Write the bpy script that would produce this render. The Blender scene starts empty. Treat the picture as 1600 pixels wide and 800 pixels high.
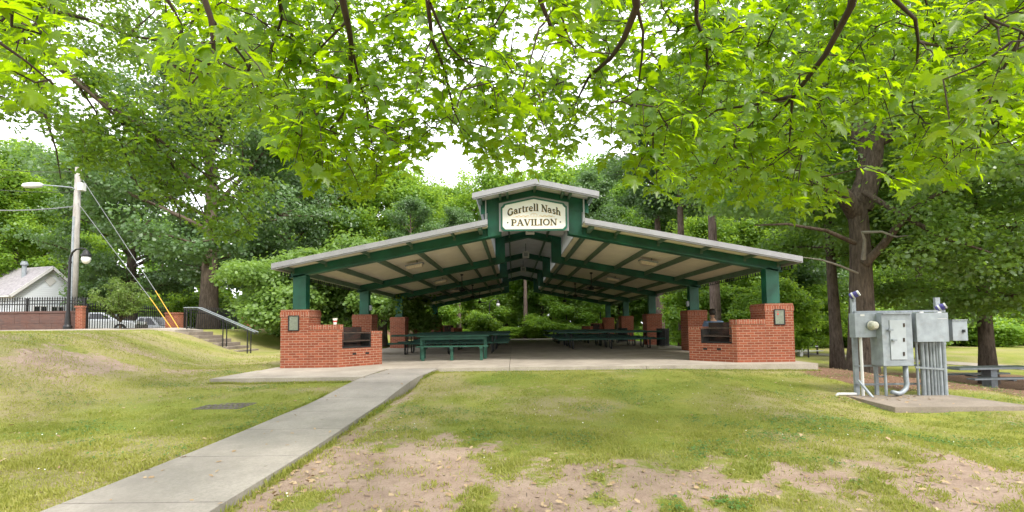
import bpy, bmesh, math, random
import numpy as np
from mathutils import Vector, Matrix
R = math.radians
SC = bpy.context.scene
COL = SC.collection
random.seed(7)

# ------------------------------------------------------------------ camera
EYE = 1.0737; YAW = -0.0028; PITCH = 0.0470; ROLL = 0.0128; CYP = 475.12; FPX = 711.0
def ray(u, v):
    x = (u-800)/FPX; z = (CYP-v)/FPX; y = 1.0
    c, s = math.cos(ROLL), math.sin(ROLL);   x, z = c*x+s*z, -s*x+c*z
    c, s = math.cos(PITCH), math.sin(PITCH); y, z = c*y-s*z, s*y+c*z
    c, s = math.cos(YAW), math.sin(YAW);     x, y = c*x+s*y, -s*x+c*y
    return Vector((x, y, z))
def at(u, v, Y):                       # point on the sight line of photo pixel (u, v) at distance Y
    r = ray(u, v); return Vector((0, 0, EYE)) + r*(Y/r.y)
def gz(u, v, z):
    r = ray(u, v); return Vector((0, 0, EYE)) + r*((z-EYE)/r.z)

cam = bpy.data.objects.new('camera', bpy.data.cameras.new('camera')); COL.objects.link(cam)
fw = ray(800, CYP); rt = (ray(801, CYP)-fw).normalized(); fw.normalize(); up = rt.cross(fw)
M = Matrix.Identity(4)
for i in range(3):
    M[i][0] = rt[i]; M[i][1] = up[i]; M[i][2] = -fw[i]
M[2][3] = EYE
cam.matrix_world = M
cam.data.sensor_width = 36; cam.data.lens = FPX/1600*36
cam.data.shift_y = (CYP-400)/1600
cam.data.clip_start = 0.05; cam.data.clip_end = 2000
SC.camera = cam

# ------------------------------------------------------------------ light
SUN_EL, SUN_AZ = 50, 140              # azimuth clockwise from +Y: over the right shoulder
W = bpy.data.worlds.new('World'); SC.world = W; W.use_nodes = True
nt = W.node_tree; nt.nodes.clear()
o_ = nt.nodes.new('ShaderNodeOutputWorld'); bg = nt.nodes.new('ShaderNodeBackground')
sky = nt.nodes.new('ShaderNodeTexSky'); sky.sky_type = 'NISHITA'; sky.sun_disc = False
sky.sun_elevation = R(SUN_EL); sky.sun_rotation = R(SUN_AZ); sky.dust_density = 4; sky.air_density = 1.2
tc = nt.nodes.new('ShaderNodeTexCoord'); nz = nt.nodes.new('ShaderNodeTexNoise')
nz.inputs['Scale'].default_value = 2.2; nz.inputs['Detail'].default_value = 6
mr = nt.nodes.new('ShaderNodeMapRange'); mr.inputs[1].default_value = .3; mr.inputs[2].default_value = .6
mr.inputs[3].default_value = .72; mr.inputs[4].default_value = .97
mx = nt.nodes.new('ShaderNodeMix'); mx.data_type = 'RGBA'
mx.inputs[7].default_value = (9.0, 9.15, 9.5, 1)     # bright thin overcast
nt.links.new(tc.outputs['Generated'], nz.inputs['Vector']); nt.links.new(nz.outputs['Fac'], mr.inputs[0])
nt.links.new(mr.outputs[0], mx.inputs[0]); nt.links.new(sky.outputs[0], mx.inputs[6])
nt.links.new(mx.outputs[2], bg.inputs[0]); bg.inputs[1].default_value = 0.15
nt.links.new(bg.outputs[0], o_.inputs[0])
sl = bpy.data.lights.new('sun', 'SUN'); sl.energy = 2.2; sl.angle = R(10); sl.color = (1, .95, .86)
sun = bpy.data.objects.new('sun', sl); COL.objects.link(sun)
d = Vector((math.sin(R(SUN_AZ))*math.cos(R(SUN_EL)), math.cos(R(SUN_AZ))*math.cos(R(SUN_EL)), math.sin(R(SUN_EL))))
sun.rotation_euler = d.to_track_quat('Z', 'Y').to_euler(); sun.location = d*60
SC.view_settings.view_transform = 'Standard'; SC.view_settings.look = 'None'
SC.view_settings.exposure = 1.0; SC.view_settings.gamma = 1
SC.render.engine = 'CYCLES'
cy = SC.cycles
cy.use_denoising = True; cy.use_adaptive_sampling = True; cy.adaptive_threshold = 0.02
cy.max_bounces = 8; cy.diffuse_bounces = 5; cy.glossy_bounces = 2; cy.transmission_bounces = 6; cy.transparent_max_bounces = 8
cy.sample_clamp_indirect = 6; cy.caustics_reflective = False; cy.caustics_refractive = False

# ------------------------------------------------------------------ materials
class NT:
    def __init__(s, name):
        s.m = bpy.data.materials.new(name); s.m.use_nodes = True; s.t = s.m.node_tree; s.t.nodes.clear()
        s.out = s.n('OutputMaterial')
    def n(s, k, **kw):
        nd = s.t.nodes.new('ShaderNode'+k)
        for a, b in kw.items(): setattr(nd, a, b)
        return nd
    def l(s, a, b): s.t.links.new(a, b)
    def put(s, sock, v):
        if hasattr(v, 'is_output') or isinstance(v, bpy.types.NodeSocket): s.l(v, sock)
        elif isinstance(v, (tuple, list)) and len(v) == 3 and sock.type == 'RGBA': sock.default_value = (*v, 1)
        else: sock.default_value = v
    def coord(s, which='Object'):
        return s.n('TexCoord').outputs[which]
    def noise(s, vec, scale, detail=4, rough=.55):
        q = s.n('TexNoise'); q.inputs['Scale'].default_value = scale; q.inputs['Detail'].default_value = detail
        q.inputs['Roughness'].default_value = rough; s.l(vec, q.inputs['Vector']); return q.outputs['Fac']
    def rng(s, f, a, b, c=0., d=1.):
        q = s.n('MapRange'); s.l(f, q.inputs[0])
        for i, v in enumerate((a, b, c, d)): q.inputs[i+1].default_value = v
        return q.outputs[0]
    def mix(s, f, a, b, bt='MIX'):
        q = s.n('Mix', data_type='RGBA', blend_type=bt); s.put(q.inputs[0], f); s.put(q.inputs[6], a); s.put(q.inputs[7], b)
        return q.outputs[2]
    def math(s, op, a, b=0.):
        q = s.n('Math', operation=op); s.put(q.inputs[0], a); s.put(q.inputs[1], b); return q.outputs[0]
    def bump(s, h, st=.3, dist=.01):
        q = s.n('Bump'); q.inputs['Strength'].default_value = st; q.inputs['Distance'].default_value = dist
        s.l(h, q.inputs['Height']); return q.outputs[0]
    def prin(s, col, rough=.6, metal=0., spec=.5, normal=None):
        q = s.n('BsdfPrincipled'); s.put(q.inputs['Base Color'], col); s.put(q.inputs['Roughness'], rough)
        q.inputs['Metallic'].default_value = metal; q.inputs['Specular IOR Level'].default_value = spec
        if normal is not None: s.l(normal, q.inputs['Normal'])
        s.l(q.outputs[0], s.out.inputs[0]); return s.m

def paint(name, col, rough=.5, metal=0., var=.18, scale=6, spec=.4, dirt=None, bump=.0):
    t = NT(name); c = t.coord(); f = t.noise(c, scale, 6); g = t.noise(c, scale*9, 3)
    a = tuple(x*(1-var) for x in col); b = tuple(min(1, x*(1+var)) for x in col)
    k = t.mix(t.rng(f, .3, .7), a, b)
    if dirt: k = t.mix(t.rng(t.noise(c, scale*.7, 8, .7), .55, .75, 0, .6), k, dirt)
    nm = t.bump(g, bump, .004) if bump else None
    return t.prin(k, t.rng(g, .2, .8, max(.05, rough-.1), min(1, rough+.12)), metal, spec, nm)

def brick_mat(name, c1, c2, mortar, soot=False, swap=False, tone=(.36, .125, .06)):
    t = NT(name); uv = t.n('UVMap').outputs[0]
    mp = t.n('Mapping'); t.l(uv, mp.inputs[0])
    if swap: mp.inputs['Rotation'].default_value = (0, 0, R(90))
    b = t.n('TexBrick'); t.l(mp.outputs[0], b.inputs['Vector'])
    b.inputs['Scale'].default_value = 1; b.inputs['Mortar Size'].default_value = .0075; b.inputs['Mortar Smooth'].default_value = .15
    b.inputs['Brick Width'].default_value = .203; b.inputs['Row Height'].default_value = .0677; b.inputs['Bias'].default_value = 0
    t.put(b.inputs['Color1'], c1); t.put(b.inputs['Color2'], c2); t.put(b.inputs['Mortar'], mortar)
    oc = t.coord(); k = t.mix(t.rng(t.noise(oc, 2.3, 6), .3, .75, 0, .35), b.outputs['Color'], (.16, .05, .03))
    k = t.mix(t.rng(t.noise(oc, 40, 3), .35, .7, 0, .3), k, tone)
    if soot: k = t.mix(t.rng(t.noise(oc, 5, 6), .3, .6, .75, 1), k, (.025, .022, .02))
    h = t.math('ADD', t.math('MULTIPLY', b.outputs['Fac'], -1.), t.math('MULTIPLY', t.noise(oc, 90, 3), .25))
    return t.prin(k, .85, 0, .25, t.bump(h, .6, .006))

def concrete(name, col, stain=(.2, .17, .14), sc=1.):
    t = NT(name); c = t.coord()
    k = t.mix(t.rng(t.noise(c, 1.1*sc, 8, .7), .32, .68), tuple(x*.66 for x in col), tuple(x*1.15 for x in col))
    k = t.mix(t.rng(t.noise(c, 38, 6, .8), .42, .66, 0, .6), k, tuple(x*.55 for x in col))
    k = t.mix(t.rng(t.noise(c, 3.1*sc, 8, .7), .56, .78, 0, .55), k, stain)
    k = t.mix(t.rng(t.noise(c, 130, 2), .3, .7, 0, .25), k, tuple(x*.6 for x in col))
    k = t.mix(t.rng(t.noise(c, 24, 4, .7), .68, .74, 0, .5), k, stain)
    return t.prin(k, .9, 0, .2, t.bump(t.noise(c, 110, 4), .35, .004))

def leaf_mat(name, ca, cb, trans, tl=.5, rough=.45, shine=.03, lo=.7):
    t = NT(name); a = t.n('Attribute', attribute_name='tint'); f = a.outputs['Fac']
    rnd = t.n('ObjectInfo').outputs['Random']
    ff = t.math('ADD', t.math('MULTIPLY', f, .8), t.math('MULTIPLY', rnd, .2))
    k = t.mix(ff, ca, cb)
    tk = t.mix(ff, tuple(x*lo for x in trans), trans)
    df = t.n('BsdfDiffuse'); t.l(k, df.inputs[0]); tr = t.n('BsdfTranslucent'); t.l(tk, tr.inputs[0])
    gl = t.n('BsdfGlossy'); gl.inputs['Roughness'].default_value = rough; gl.inputs['Color'].default_value = (1, 1, 1, 1)
    m1 = t.n('MixShader'); m1.inputs[0].default_value = tl; t.l(df.outputs[0], m1.inputs[1]); t.l(tr.outputs[0], m1.inputs[2])
    m2 = t.n('MixShader'); m2.inputs[0].default_value = shine; t.l(m1.outputs[0], m2.inputs[1]); t.l(gl.outputs[0], m2.inputs[2])
    t.l(m2.outputs[0], t.out.inputs[0]); return t.m

def bark(name, ca, cb, sc=1.):
    t = NT(name); c = t.coord(); mp = t.n('Mapping'); t.l(c, mp.inputs[0]); mp.inputs['Scale'].default_value = (1, 1, .18)
    f = t.noise(mp.outputs[0], 16*sc, 6, .7); g = t.noise(c, 1.2, 4)
    k = t.mix(t.rng(f, .35, .65), ca, cb); k = t.mix(t.rng(g, .5, .75, 0, .5), k, tuple(x*1.5 for x in cb))
    return t.prin(k, .95, 0, .1, t.bump(f, .9, .05))

MAT = {}
MAT['brick'] = brick_mat('brick', (.17, .036, .019), (.30, .078, .040), (.36, .25, .185))
MAT['brick_cap'] = brick_mat('brick_cap', (.19, .048, .028), (.33, .088, .05), (.40, .29, .22), swap=True)
MAT['brick_soot'] = brick_mat('brick_soot', (.16, .05, .035), (.22, .07, .05), (.14, .11, .09), soot=True)
MAT['brick_old'] = brick_mat('brick_old', (.09, .055, .05), (.14, .08, .065), (.10, .08, .075), tone=(.12, .085, .075))
MAT['green'] = paint('green_steel', (.008, .098, .06), .45, var=.38, scale=1.7, spec=.45, dirt=(.03, .125, .09), bump=.15)
MAT['green_dk'] = paint('dark_green_table', (.010, .060, .045), .4, var=.35, scale=5)
MAT['green_wood'] = paint('green_wood', (.022, .088, .06), .6, var=.3, scale=4, bump=.3)
MAT['purlin'] = paint('green_purlin', (.09, .15, .105), .5, var=.2, scale=3)
MAT['deck'] = paint('ceiling_deck', (.75, .69, .59), .7, var=.06, scale=2, dirt=(.62, .54, .44))
MAT['deck_grey'] = paint('clerestory_deck', (.7, .7, .73), .6, var=.1, scale=2)
MAT['trim'] = paint('roof_trim', (.285, .28, .305), .45, var=.12, scale=3, dirt=(.3, .29, .27))
MAT['galv'] = paint('galvanised_grey', (.265, .295, .325), .5, .15, var=.2, scale=7, dirt=(.20, .185, .165), bump=.2)
MAT['galv_dk'] = paint('grey_conduit', (.24, .265, .285), .45, .3, var=.2, scale=8)
MAT['white'] = paint('white_paint', (.58, .58, .57), .5, var=.06, scale=4)
MAT['cream'] = paint('sign_cream', (.70, .68, .645), .6, var=.06, scale=3)
MAT['ink'] = paint('sign_ink', (.035, .035, .015), .6)
MAT['gold'] = paint('sign_gold', (.55, .36, .12), .5)
MAT['black'] = paint('black_metal', (.012, .012, .013), .45, var=.3, scale=6)
MAT['soot'] = paint('soot', (.02, .018, .017), .95, var=.5, scale=9)
MAT['rust'] = paint('rusty_grate', (.07, .05, .04), .7, .4, var=.4, scale=12)
MAT['plaque'] = paint('plaque_face', (.20, .22, .17), .4, .5, var=.2, scale=20)
MAT['concrete'] = concrete('concrete', (.45, .395, .335))
MAT['concrete_path'] = concrete('path_concrete', (.36, .325, .29), sc=.8)
MAT['concrete_pad'] = concrete('pad_concrete', (.30, .25, .205), sc=1.4)
MAT['bark'] = bark('oak_bark', (.055, .042, .033), (.16, .125, .098))
MAT['bark_pine'] = bark('pine_bark', (.075, .055, .045), (.20, .15, .125))
MAT['twig'] = paint('twig_bark', (.055, .04, .028), .9, var=.3)
MAT['deadwood'] = paint('dead_branch', (.26, .24, .21), .9, var=.2)
MAT['maple_leaf'] = leaf_mat('maple_leaf', (.06, .145, .006), (.125, .235, .010), (.53, .78, .004), .67, lo=.6)
MAT['oak_leaf'] = leaf_mat('oak_leaf', (.045, .11, .02), (.10, .20, .03), (.36, .56, .03), .55, lo=.5)
MAT['oak_far'] = leaf_mat('right_oak_leaf', (.075, .165, .025), (.15, .28, .05), (.38, .60, .055), .5, shine=.06)
MAT['leaf_dark'] = leaf_mat('dark_leaf', (.06, .13, .042), (.125, .22, .075), (.24, .42, .09), .42, shine=.05)
MAT['leaf_mid'] = leaf_mat('mid_leaf', (.085, .18, .028), (.17, .30, .05), (.40, .64, .07), .48)
MAT['leaf_bright'] = leaf_mat('bright_leaf', (.11, .22, .022), (.20, .34, .045), (.48, .70, .06), .5)
MAT['leaf_pale'] = leaf_mat('pale_leaf', (.105, .195, .04), (.20, .31, .07), (.36, .56, .08), .45)
MAT['leaf_sapling'] = leaf_mat('sapling_leaf', (.10, .19, .04), (.22, .27, .07), (.32, .48, .08), .45)
MAT['blade'] = leaf_mat('grass_blade', (.135, .22, .022), (.42, .385, .10), (.34, .42, .05), .4, shine=.03)
MAT['clover'] = leaf_mat('clover_leaf', (.065, .15, .025), (.12, .23, .05), (.16, .32, .05), .3, shine=.04)
MAT['iron'] = paint('cast_iron', (.15, .13, .115), .7, .2, var=.3, scale=9)
MAT['petal'] = paint('petal', (.7, .7, .62), .8)
MAT['litter'] = leaf_mat('fallen_leaf', (.30, .19, .10), (.50, .38, .24), (.3, .2, .1), .15, shine=.03)
MAT['roofing'] = paint('roof_shingle', (.30, .28, .30), .8, var=.25, scale=5)
MAT['yellow'] = paint('yellow_guard', (.62, .36, .04), .5)
MAT['wood_pole'] = bark('pole_wood', (.26, .24, .22), (.38, .365, .345), .6)
MAT['glass_dk'] = paint('dark_glass', (.02, .022, .025), .1, spec=.8)
MAT['lens'] = paint('lamp_lens', (.7, .7, .68), .25)
MAT['door_grey'] = paint('door_grey', (.36, .39, .42), .5, var=.08)
MAT['meter_glass'] = paint('meter_glass', (.42, .41, .34), .15, var=.2, scale=30, spec=.7)
MAT['lens_dirty'] = paint('dirty_lens', (.62, .52, .42), .5, var=.2, scale=30)
MAT['car_white'] = paint('car_white', (.66, .68, .70), .25, spec=.6, var=.05)
MAT['car_silver'] = paint('car_silver', (.5, .52, .55), .25, .4, var=.05)
MAT['rubber'] = paint('rubber', (.015, .015, .015), .85)
MAT['skin'] = paint('skin', (.42, .24, .16), .5, var=.06)
MAT['hair'] = paint('hair', (.02, .014, .010), .6)
MAT['shirt'] = paint('shirt', (.13, .19, .30), .85, var=.15, scale=14)
MAT['jeans'] = paint('jeans', (.05, .07, .12), .85)
MAT['cup'] = paint('foam_cup', (.8, .78, .74), .5, var=.03)
MAT['red'] = paint('red_print', (.5, .06, .05), .5)
MAT['blue'] = paint('blue_housing', (.06, .05, .22), .4)
MAT['cable'] = paint('cable', (.05, .05, .055), .6)
MAT['cable_lt'] = paint('steel_and_sunlit_cable', (.22, .225, .235), .5, .3)

def translucent_panel():
    t = NT('translucent_panel'); c = t.coord(); k = t.mix(t.noise(c, 3, 4), (.62, .63, .64), (.74, .75, .76))
    d_ = t.n('BsdfDiffuse'); t.l(k, d_.inputs[0]); r_ = t.n('BsdfTranslucent'); t.l(k, r_.inputs[0]); m_ = t.n('MixShader'); m_.inputs[0].default_value = .6
    t.l(d_.outputs[0], m_.inputs[1]); t.l(r_.outputs[0], m_.inputs[2]); t.l(m_.outputs[0], t.out.inputs[0]); return t.m
MAT['panel'] = translucent_panel()
def siding():
    t = NT('white_siding'); c = t.coord(); sp = t.n('SeparateXYZ'); t.l(c, sp.inputs[0])
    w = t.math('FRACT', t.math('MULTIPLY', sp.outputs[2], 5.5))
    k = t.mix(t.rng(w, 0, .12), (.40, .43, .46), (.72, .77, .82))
    return t.prin(k, .6, 0, .3, t.bump(w, .5, .02))
MAT['siding'] = siding()

def ground_mat():
    t = NT('ground'); c = t.coord()
    g = t.n('Attribute', attribute_name='cover').outputs['Fac']
    mu = t.n('Attribute', attribute_name='mulch').outputs['Fac']
    dr = t.n('Attribute', attribute_name='dry').outputs['Fac']
    fine = t.noise(c, 9, 8, .7); big = t.noise(c, .55, 5); vf = t.noise(c, 60, 4, .7); blades = t.noise(c, 170, 3, .8)
    dirt = t.mix(t.rng(t.noise(c, 1.7, 8, .65), .3, .7), (.30, .21, .165), (.46, .35, .285))
    dirt = t.mix(t.rng(vf, .52, .68, 0, .65), dirt, (.16, .11, .08))
    dirt = t.mix(t.rng(t.noise(c, 5, 6, .7), .5, .72, 0, .55), dirt, (.20, .14, .105))
    dirt = t.mix(t.rng(t.noise(c, 26, 5, .75), .63, .70, 0, .7), dirt, (.46, .38, .31))
    gr = t.mix(t.rng(big, .35, .65), (.155, .205, .025), (.33, .30, .075))
    gr = t.mix(t.rng(fine, .35, .7, 0, .75), gr, (.11, .175, .022))
    gr = t.mix(t.rng(blades, .38, .62, 0, .65), gr, (.28, .28, .075))
    straw = t.mix(t.rng(vf, .3, .7), (.28, .215, .13), (.40, .32, .215))
    gr = t.mix(t.math('MULTIPLY', dr, t.rng(fine, .35, .6, .35, 1)), gr, straw)
    cov = t.rng(t.math('ADD', g, t.math('MULTIPLY', t.math('SUBTRACT', fine, .5), 1.9)), .36, .64)
    k = t.mix(cov, dirt, gr)
    ml = t.mix(t.rng(t.noise(c, 22, 6, .75), .35, .65), (.10, .052, .035), (.30, .19, .13))
    ml = t.mix(t.rng(vf, .6, .7, 0, .7), ml, (.42, .30, .21))
    k = t.mix(t.rng(t.math('ADD', mu, t.math('MULTIPLY', t.math('SUBTRACT', fine, .5), .9)), .4, .6), k, ml)
    h = t.math('ADD', t.math('MULTIPLY', fine, .6), t.math('ADD', t.math('MULTIPLY', vf, .35), t.math('MULTIPLY', blades, .3)))
    return t.prin(k, .95, 0, .1, t.bump(h, .8, .035))
MAT['ground'] = ground_mat()

# ------------------------------------------------------------------ mesh builder
class MB:
    def __init__(s): s.v = []; s.f = []
    def poly(s, pts):
        b = len(s.v); s.v += [tuple(p) for p in pts]; s.f.append(tuple(range(b, b+len(pts)))); return s
    def hexa(s, p):                      # 8 points: bottom ring 0-3, top ring 4-7
        b = len(s.v); s.v += [tuple(q) for q in p]
        for q in ((3, 2, 1, 0), (4, 5, 6, 7), (0, 1, 5, 4), (1, 2, 6, 5), (2, 3, 7, 6), (3, 0, 4, 7)): s.f.append(tuple(b+i for i in q))
        return s
    def box(s, c, d, rz=0., top=1.):
        cx, cy_, cz = c; x, y, z = d[0]/2, d[1]/2, d[2]/2; cs, sn = math.cos(rz), math.sin(rz); p = []
        for k, zz in ((1., -z), (top, z)):
            for a, b in ((-x, -y), (x, -y), (x, y), (-x, y)):
                p.append((cx+cs*a*k-sn*b*k, cy_+sn*a*k+cs*b*k, cz+zz))
        return s.hexa(p)
    def ab(s, x0, x1, y0, y1, z0, z1):
        return s.box(((x0+x1)/2, (y0+y1)/2, (z0+z1)/2), (abs(x1-x0), abs(y1-y0), abs(z1-z0)))
    def bar(s, a, b, w, h, upv=(0, 0, 1)):
        a = Vector(a); b = Vector(b); d = (b-a).normalized(); u = Vector(upv)
        sx = d.cross(u)
        if sx.length < 1e-4: sx = d.cross(Vector((0, 1, 0)))
        sx.normalize(); sy = sx.cross(d); p = []
        for q in (a, b):
            for i, j in ((-1, -1), (1, -1), (1, 1), (-1, 1)): p.append(q+sx*(i*w/2)+sy*(j*h/2))
        return s.hexa(p)
    def prism(s, pts, ext):              # polygon swept by vector ext
        n = len(pts); b = len(s.v); e = Vector(ext)
        s.v += [tuple(p) for p in pts]+[tuple(Vector(p)+e) for p in pts]
        s.f.append(tuple(range(b, b+n))[::-1]); s.f.append(tuple(range(b+n, b+2*n)))
        for i in range(n):
            j = (i+1) % n; s.f.append((b+i, b+j, b+n+j, b+n+i))
        return s
    def tube(s, pts, r, n=8, cap=True):
        pts = [Vector(p) for p in pts]; m = len(pts)
        rr = r if hasattr(r, '__len__') else [r]*m
        b = len(s.v); prev = None
        for i, p in enumerate(pts):
            d = (pts[min(i+1, m-1)]-pts[max(i-1, 0)])
            d = d.normalized() if d.length > 1e-9 else Vector((0, 0, 1))
            if prev is None:
                u = d.cross(Vector((0, 0, 1)))
                if u.length < .05: u = d.cross(Vector((0, 1, 0)))
            else: u = prev-d*prev.dot(d)
            u.normalize(); prev = u; w = d.cross(u)
            for k in range(n):
                a = 2*math.pi*k/n; s.v.append(tuple(p+(u*math.cos(a)+w*math.sin(a))*rr[i]))
        for i in range(m-1):
            for k in range(n):
                k2 = (k+1) % n; s.f.append((b+i*n+k, b+i*n+k2, b+(i+1)*n+k2, b+(i+1)*n+k))
        if cap:
            s.f.append(tuple(b+k for k in range(n))[::-1]); s.f.append(tuple(b+(m-1)*n+k for k in range(n)))
        return s
    def lathe(s, prof, c=(0, 0, 0), n=16, ax=None):   # prof: (radius, height)
        q = Vector(ax).to_track_quat('Z', 'Y') if ax is not None else None
        b = len(s.v); m = len(prof)
        for r, z in prof:
            for k in range(n):
                a = 2*math.pi*k/n; p = Vector((r*math.cos(a), r*math.sin(a), z))
                if q: p = q @ p
                s.v.append((p.x+c[0], p.y+c[1], p.z+c[2]))
        for i in range(m-1):
            for k in range(n):
                k2 = (k+1) % n; s.f.append((b+i*n+k, b+i*n+k2, b+(i+1)*n+k2, b+(i+1)*n+k))
        s.f.append(tuple(b+k for k in range(n))[::-1]); s.f.append(tuple(b+(m-1)*n+k for k in range(n)))
        return s
    def mesh(s, name, mat, bevel=0., smooth=False, fix=True, local=None):
        me = bpy.data.meshes.new(name); me.from_pydata(s.v, [], s.f)
        bm = bmesh.new(); bm.from_mesh(me)
        if fix: bmesh.ops.recalc_face_normals(bm, faces=bm.faces)
        if bevel: bmesh.ops.bevel(bm, geom=bm.edges[:], offset=bevel, segments=2, affect='EDGES', profile=.7, clamp_overlap=True)
        uvl = bm.loops.layers.uv.new('UVMap')
        for f in bm.faces:
            n = f.normal
            if abs(n.z) > .8: t1, t2 = Vector((1, 0, 0)), Vector((0, 1, 0))
            else:
                t1 = Vector((-n.y, n.x, 0)).normalized(); t2 = Vector((0, 0, 1))
            f.smooth = smooth
            for l in f.loops: l[uvl].uv = (l.vert.co.dot(t1), l.vert.co.dot(t2))
        bm.to_mesh(me); bm.free()
        if local is not None:
            me.transform(Matrix.Translation(-Vector(local)))
        me.materials.append(MAT[mat] if isinstance(mat, str) else mat); return me
    def obj(s, name, mat, parent=None, **kw):
        """one mesh object; vertices are world coordinates unless parent gives a base"""
        base = None
        if parent is not None: base = WORLD_BASE.get(parent.name)
        if 'loc' in kw:
            base = Vector(kw.pop('loc'))
        me = s.mesh(name, mat, local=base, **kw)
        o = bpy.data.objects.new(name, me); COL.objects.link(o)
        if parent is not None:
            o.parent = parent
            WORLD_BASE[o.name] = base
        elif base is not None:
            o.location = base; WORLD_BASE[o.name] = base
        return o
WORLD_BASE = {}
def tag(o, label, cat, group=None, kind=None):
    if label: o['label'] = label
    if cat: o['category'] = cat
    if group: o['group'] = group
    if kind: o['kind'] = kind
    return o
def thing(name, label, cat, loc=(0, 0, 0), group=None, world=True):
    o = bpy.data.objects.new(name, None); COL.objects.link(o); o.empty_display_size = .2
    o.location = loc; tag(o, label, cat, group)
    WORLD_BASE[o.name] = Vector(loc) if world else Vector((0, 0, 0))
    return o
def copy_tree(o, parent=None):
    c = o.copy(); COL.objects.link(c)
    if parent is not None: c.parent = parent
    for ch in list(o.children): copy_tree(ch, c)
    return c
def place_copy(o, loc, label, rz=0., sc=1., group=None):
    c = copy_tree(o); c.location = loc; c.rotation_euler = (0, 0, rz)
    c.scale = sc if hasattr(sc, '__len__') else (sc, sc, sc)
    c['label'] = label
    if group: c['group'] = group
    return c
def structure(o, name=None): o['kind'] = 'structure'; return o

def raw_mesh(name, V, polys_n, loops, mat, attr=None, smooth=False):
    """fast mesh: V (n,3); loops flat vertex indices; polys_n = vertices per polygon (constant)"""
    me = bpy.data.meshes.new(name); nv = len(V); nl = len(loops); npoly = nl//polys_n
    me.vertices.add(nv); me.vertices.foreach_set('co', np.ascontiguousarray(V, dtype=np.float32).ravel())
    me.loops.add(nl); me.loops.foreach_set('vertex_index', np.ascontiguousarray(loops, dtype=np.int32))
    me.polygons.add(npoly)
    me.polygons.foreach_set('loop_start', np.arange(0, nl, polys_n, dtype=np.int32))
    me.polygons.foreach_set('loop_total', np.full(npoly, polys_n, dtype=np.int32))
    if smooth: me.polygons.foreach_set('use_smooth', np.ones(npoly, dtype=bool))
    for k, a in (attr or {}).items():
        at_ = me.attributes.new(k, 'FLOAT', 'POINT'); at_.data.foreach_set('value', np.ascontiguousarray(a, dtype=np.float32))
    me.update(); me.validate()
    me.materials.append(MAT[mat]); return me

# leaf templates: verts (x across, y along, z lift), triangles
def tmpl(pts, tris): return np.array(pts, float), np.array(tris, int)
T_RHOMB = tmpl([(0, 0, 0), (.32, .45, .10), (0, 1, -.05), (-.32, .45, .10)], [(0, 1, 2), (0, 2, 3)])
T_CLUMP = tmpl([(0, 0, 0), (.30, .30, .08), (.42, .75, -.05), (0, 1, .05), (-.34, .8, -.08), (-.36, .28, .06)],
               [(0, 1, 2), (0, 2, 3), (0, 3, 4), (0, 4, 5)])
def maple_t():
    half = [(0, 0, 0), (.16, -.06, -.02), (.40, .02, -.06), (.30, .16, .02), (.60, .44, -.08), (.36, .42, .03), (.32, .50, .03),
            (.22, .46, .05), (.22, .72, .0), (.12, .70, .04), (0, 1.0, -.10)]
    pts = [(0, .0, 0), (0, .45, .0)]
    # right outline then left outline
    rgt = half[1:]; lft = [(-x, y, z) for x, y, z in half[1:-1]][::-1]
    out = rgt+lft
    pts = [(0, .30, 0)]+[(0, -.0, 0)]+out
    n = len(pts); tris = [(0, i, i+1) for i in range(1, n-1)]+[(0, n-1, 1)]
    return tmpl(pts, tris)
T_MAPLE = maple_t()
T_OAK = tmpl([(0, 0, 0), (.12, .25, .02), (.30, .35, .06), (.14, .5, .02), (.28, .68, .04), (0, 1, -.06), (-.28, .68, .04), (-.14, .5, .02), (-.30, .35, .06), (-.12, .25, .02)],
             [(0, 1, 9), (1, 2, 3), (9, 7, 8), (1, 3, 7), (1, 7, 9), (3, 4, 5), (3, 5, 7), (7, 5, 6)])

def scatter(name, T, C, N, D, S, mat, tint, fold=None, droop=None):
    """leaves: centres C, normals N, along-direction D, sizes S"""
    N = N/np.maximum(np.linalg.norm(N, axis=1, keepdims=True), 1e-6)
    D = D-(D*N).sum(1, keepdims=True)*N; D = D/np.maximum(np.linalg.norm(D, axis=1, keepdims=True), 1e-6)
    X = np.cross(D, N); P, F = T; k = len(P); n = len(C)
    Z = np.repeat(P[None, :, 2], n, 0)
    if fold is not None: Z = Z+fold[:, None]*np.abs(P[None, :, 0])-droop[:, None]*(P[None, :, 1]**2+.6*P[None, :, 0]**2)
    V = C[:, None, :]+S[:, None, None]*(P[None, :, 0, None]*X[:, None, :]+P[None, :, 1, None]*D[:, None, :]+Z[:, :, None]*N[:, None, :])
    L = (F[None]+(np.arange(n)*k)[:, None, None]).reshape(-1)
    return raw_mesh(name, V.reshape(-1, 3), 3, L, mat, {'tint': np.repeat(tint, k)})

# ------------------------------------------------------------------ terrain
def ss(a, b, x):
    t = np.clip((x-a)/(b-a), 0, 1); return t*t*(3-2*t)
def hnoise(x, y, s, seed=0):            # cheap smooth value noise
    x = np.asarray(x, float)*s+seed*17.3; y = np.asarray(y, float)*s+seed*9.7
    xi = np.floor(x); yi = np.floor(y); fx = x-xi; fy = y-yi; fx = fx*fx*(3-2*fx); fy = fy*fy*(3-2*fy)
    def h(a, b):
        v = np.sin(a*127.1+b*311.7+seed*74.7)*43758.5453; return v-np.floor(v)
    return (h(xi, yi)*(1-fx)+h(xi+1, yi)*fx)*(1-fy)+(h(xi, yi+1)*(1-fx)+h(xi+1, yi+1)*fx)*fy
def fbm(x, y, s, seed=0, o=4):
    v = 0; a = .5
    for i in range(o): v = v+a*hnoise(x, y, s*2**i, seed+i); a *= .5
    return v/(1-.5**o)
SX0, SX1, SY0, SY1 = -6.57, 7.80, 11.75, 36.5      # pavilion floor
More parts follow.
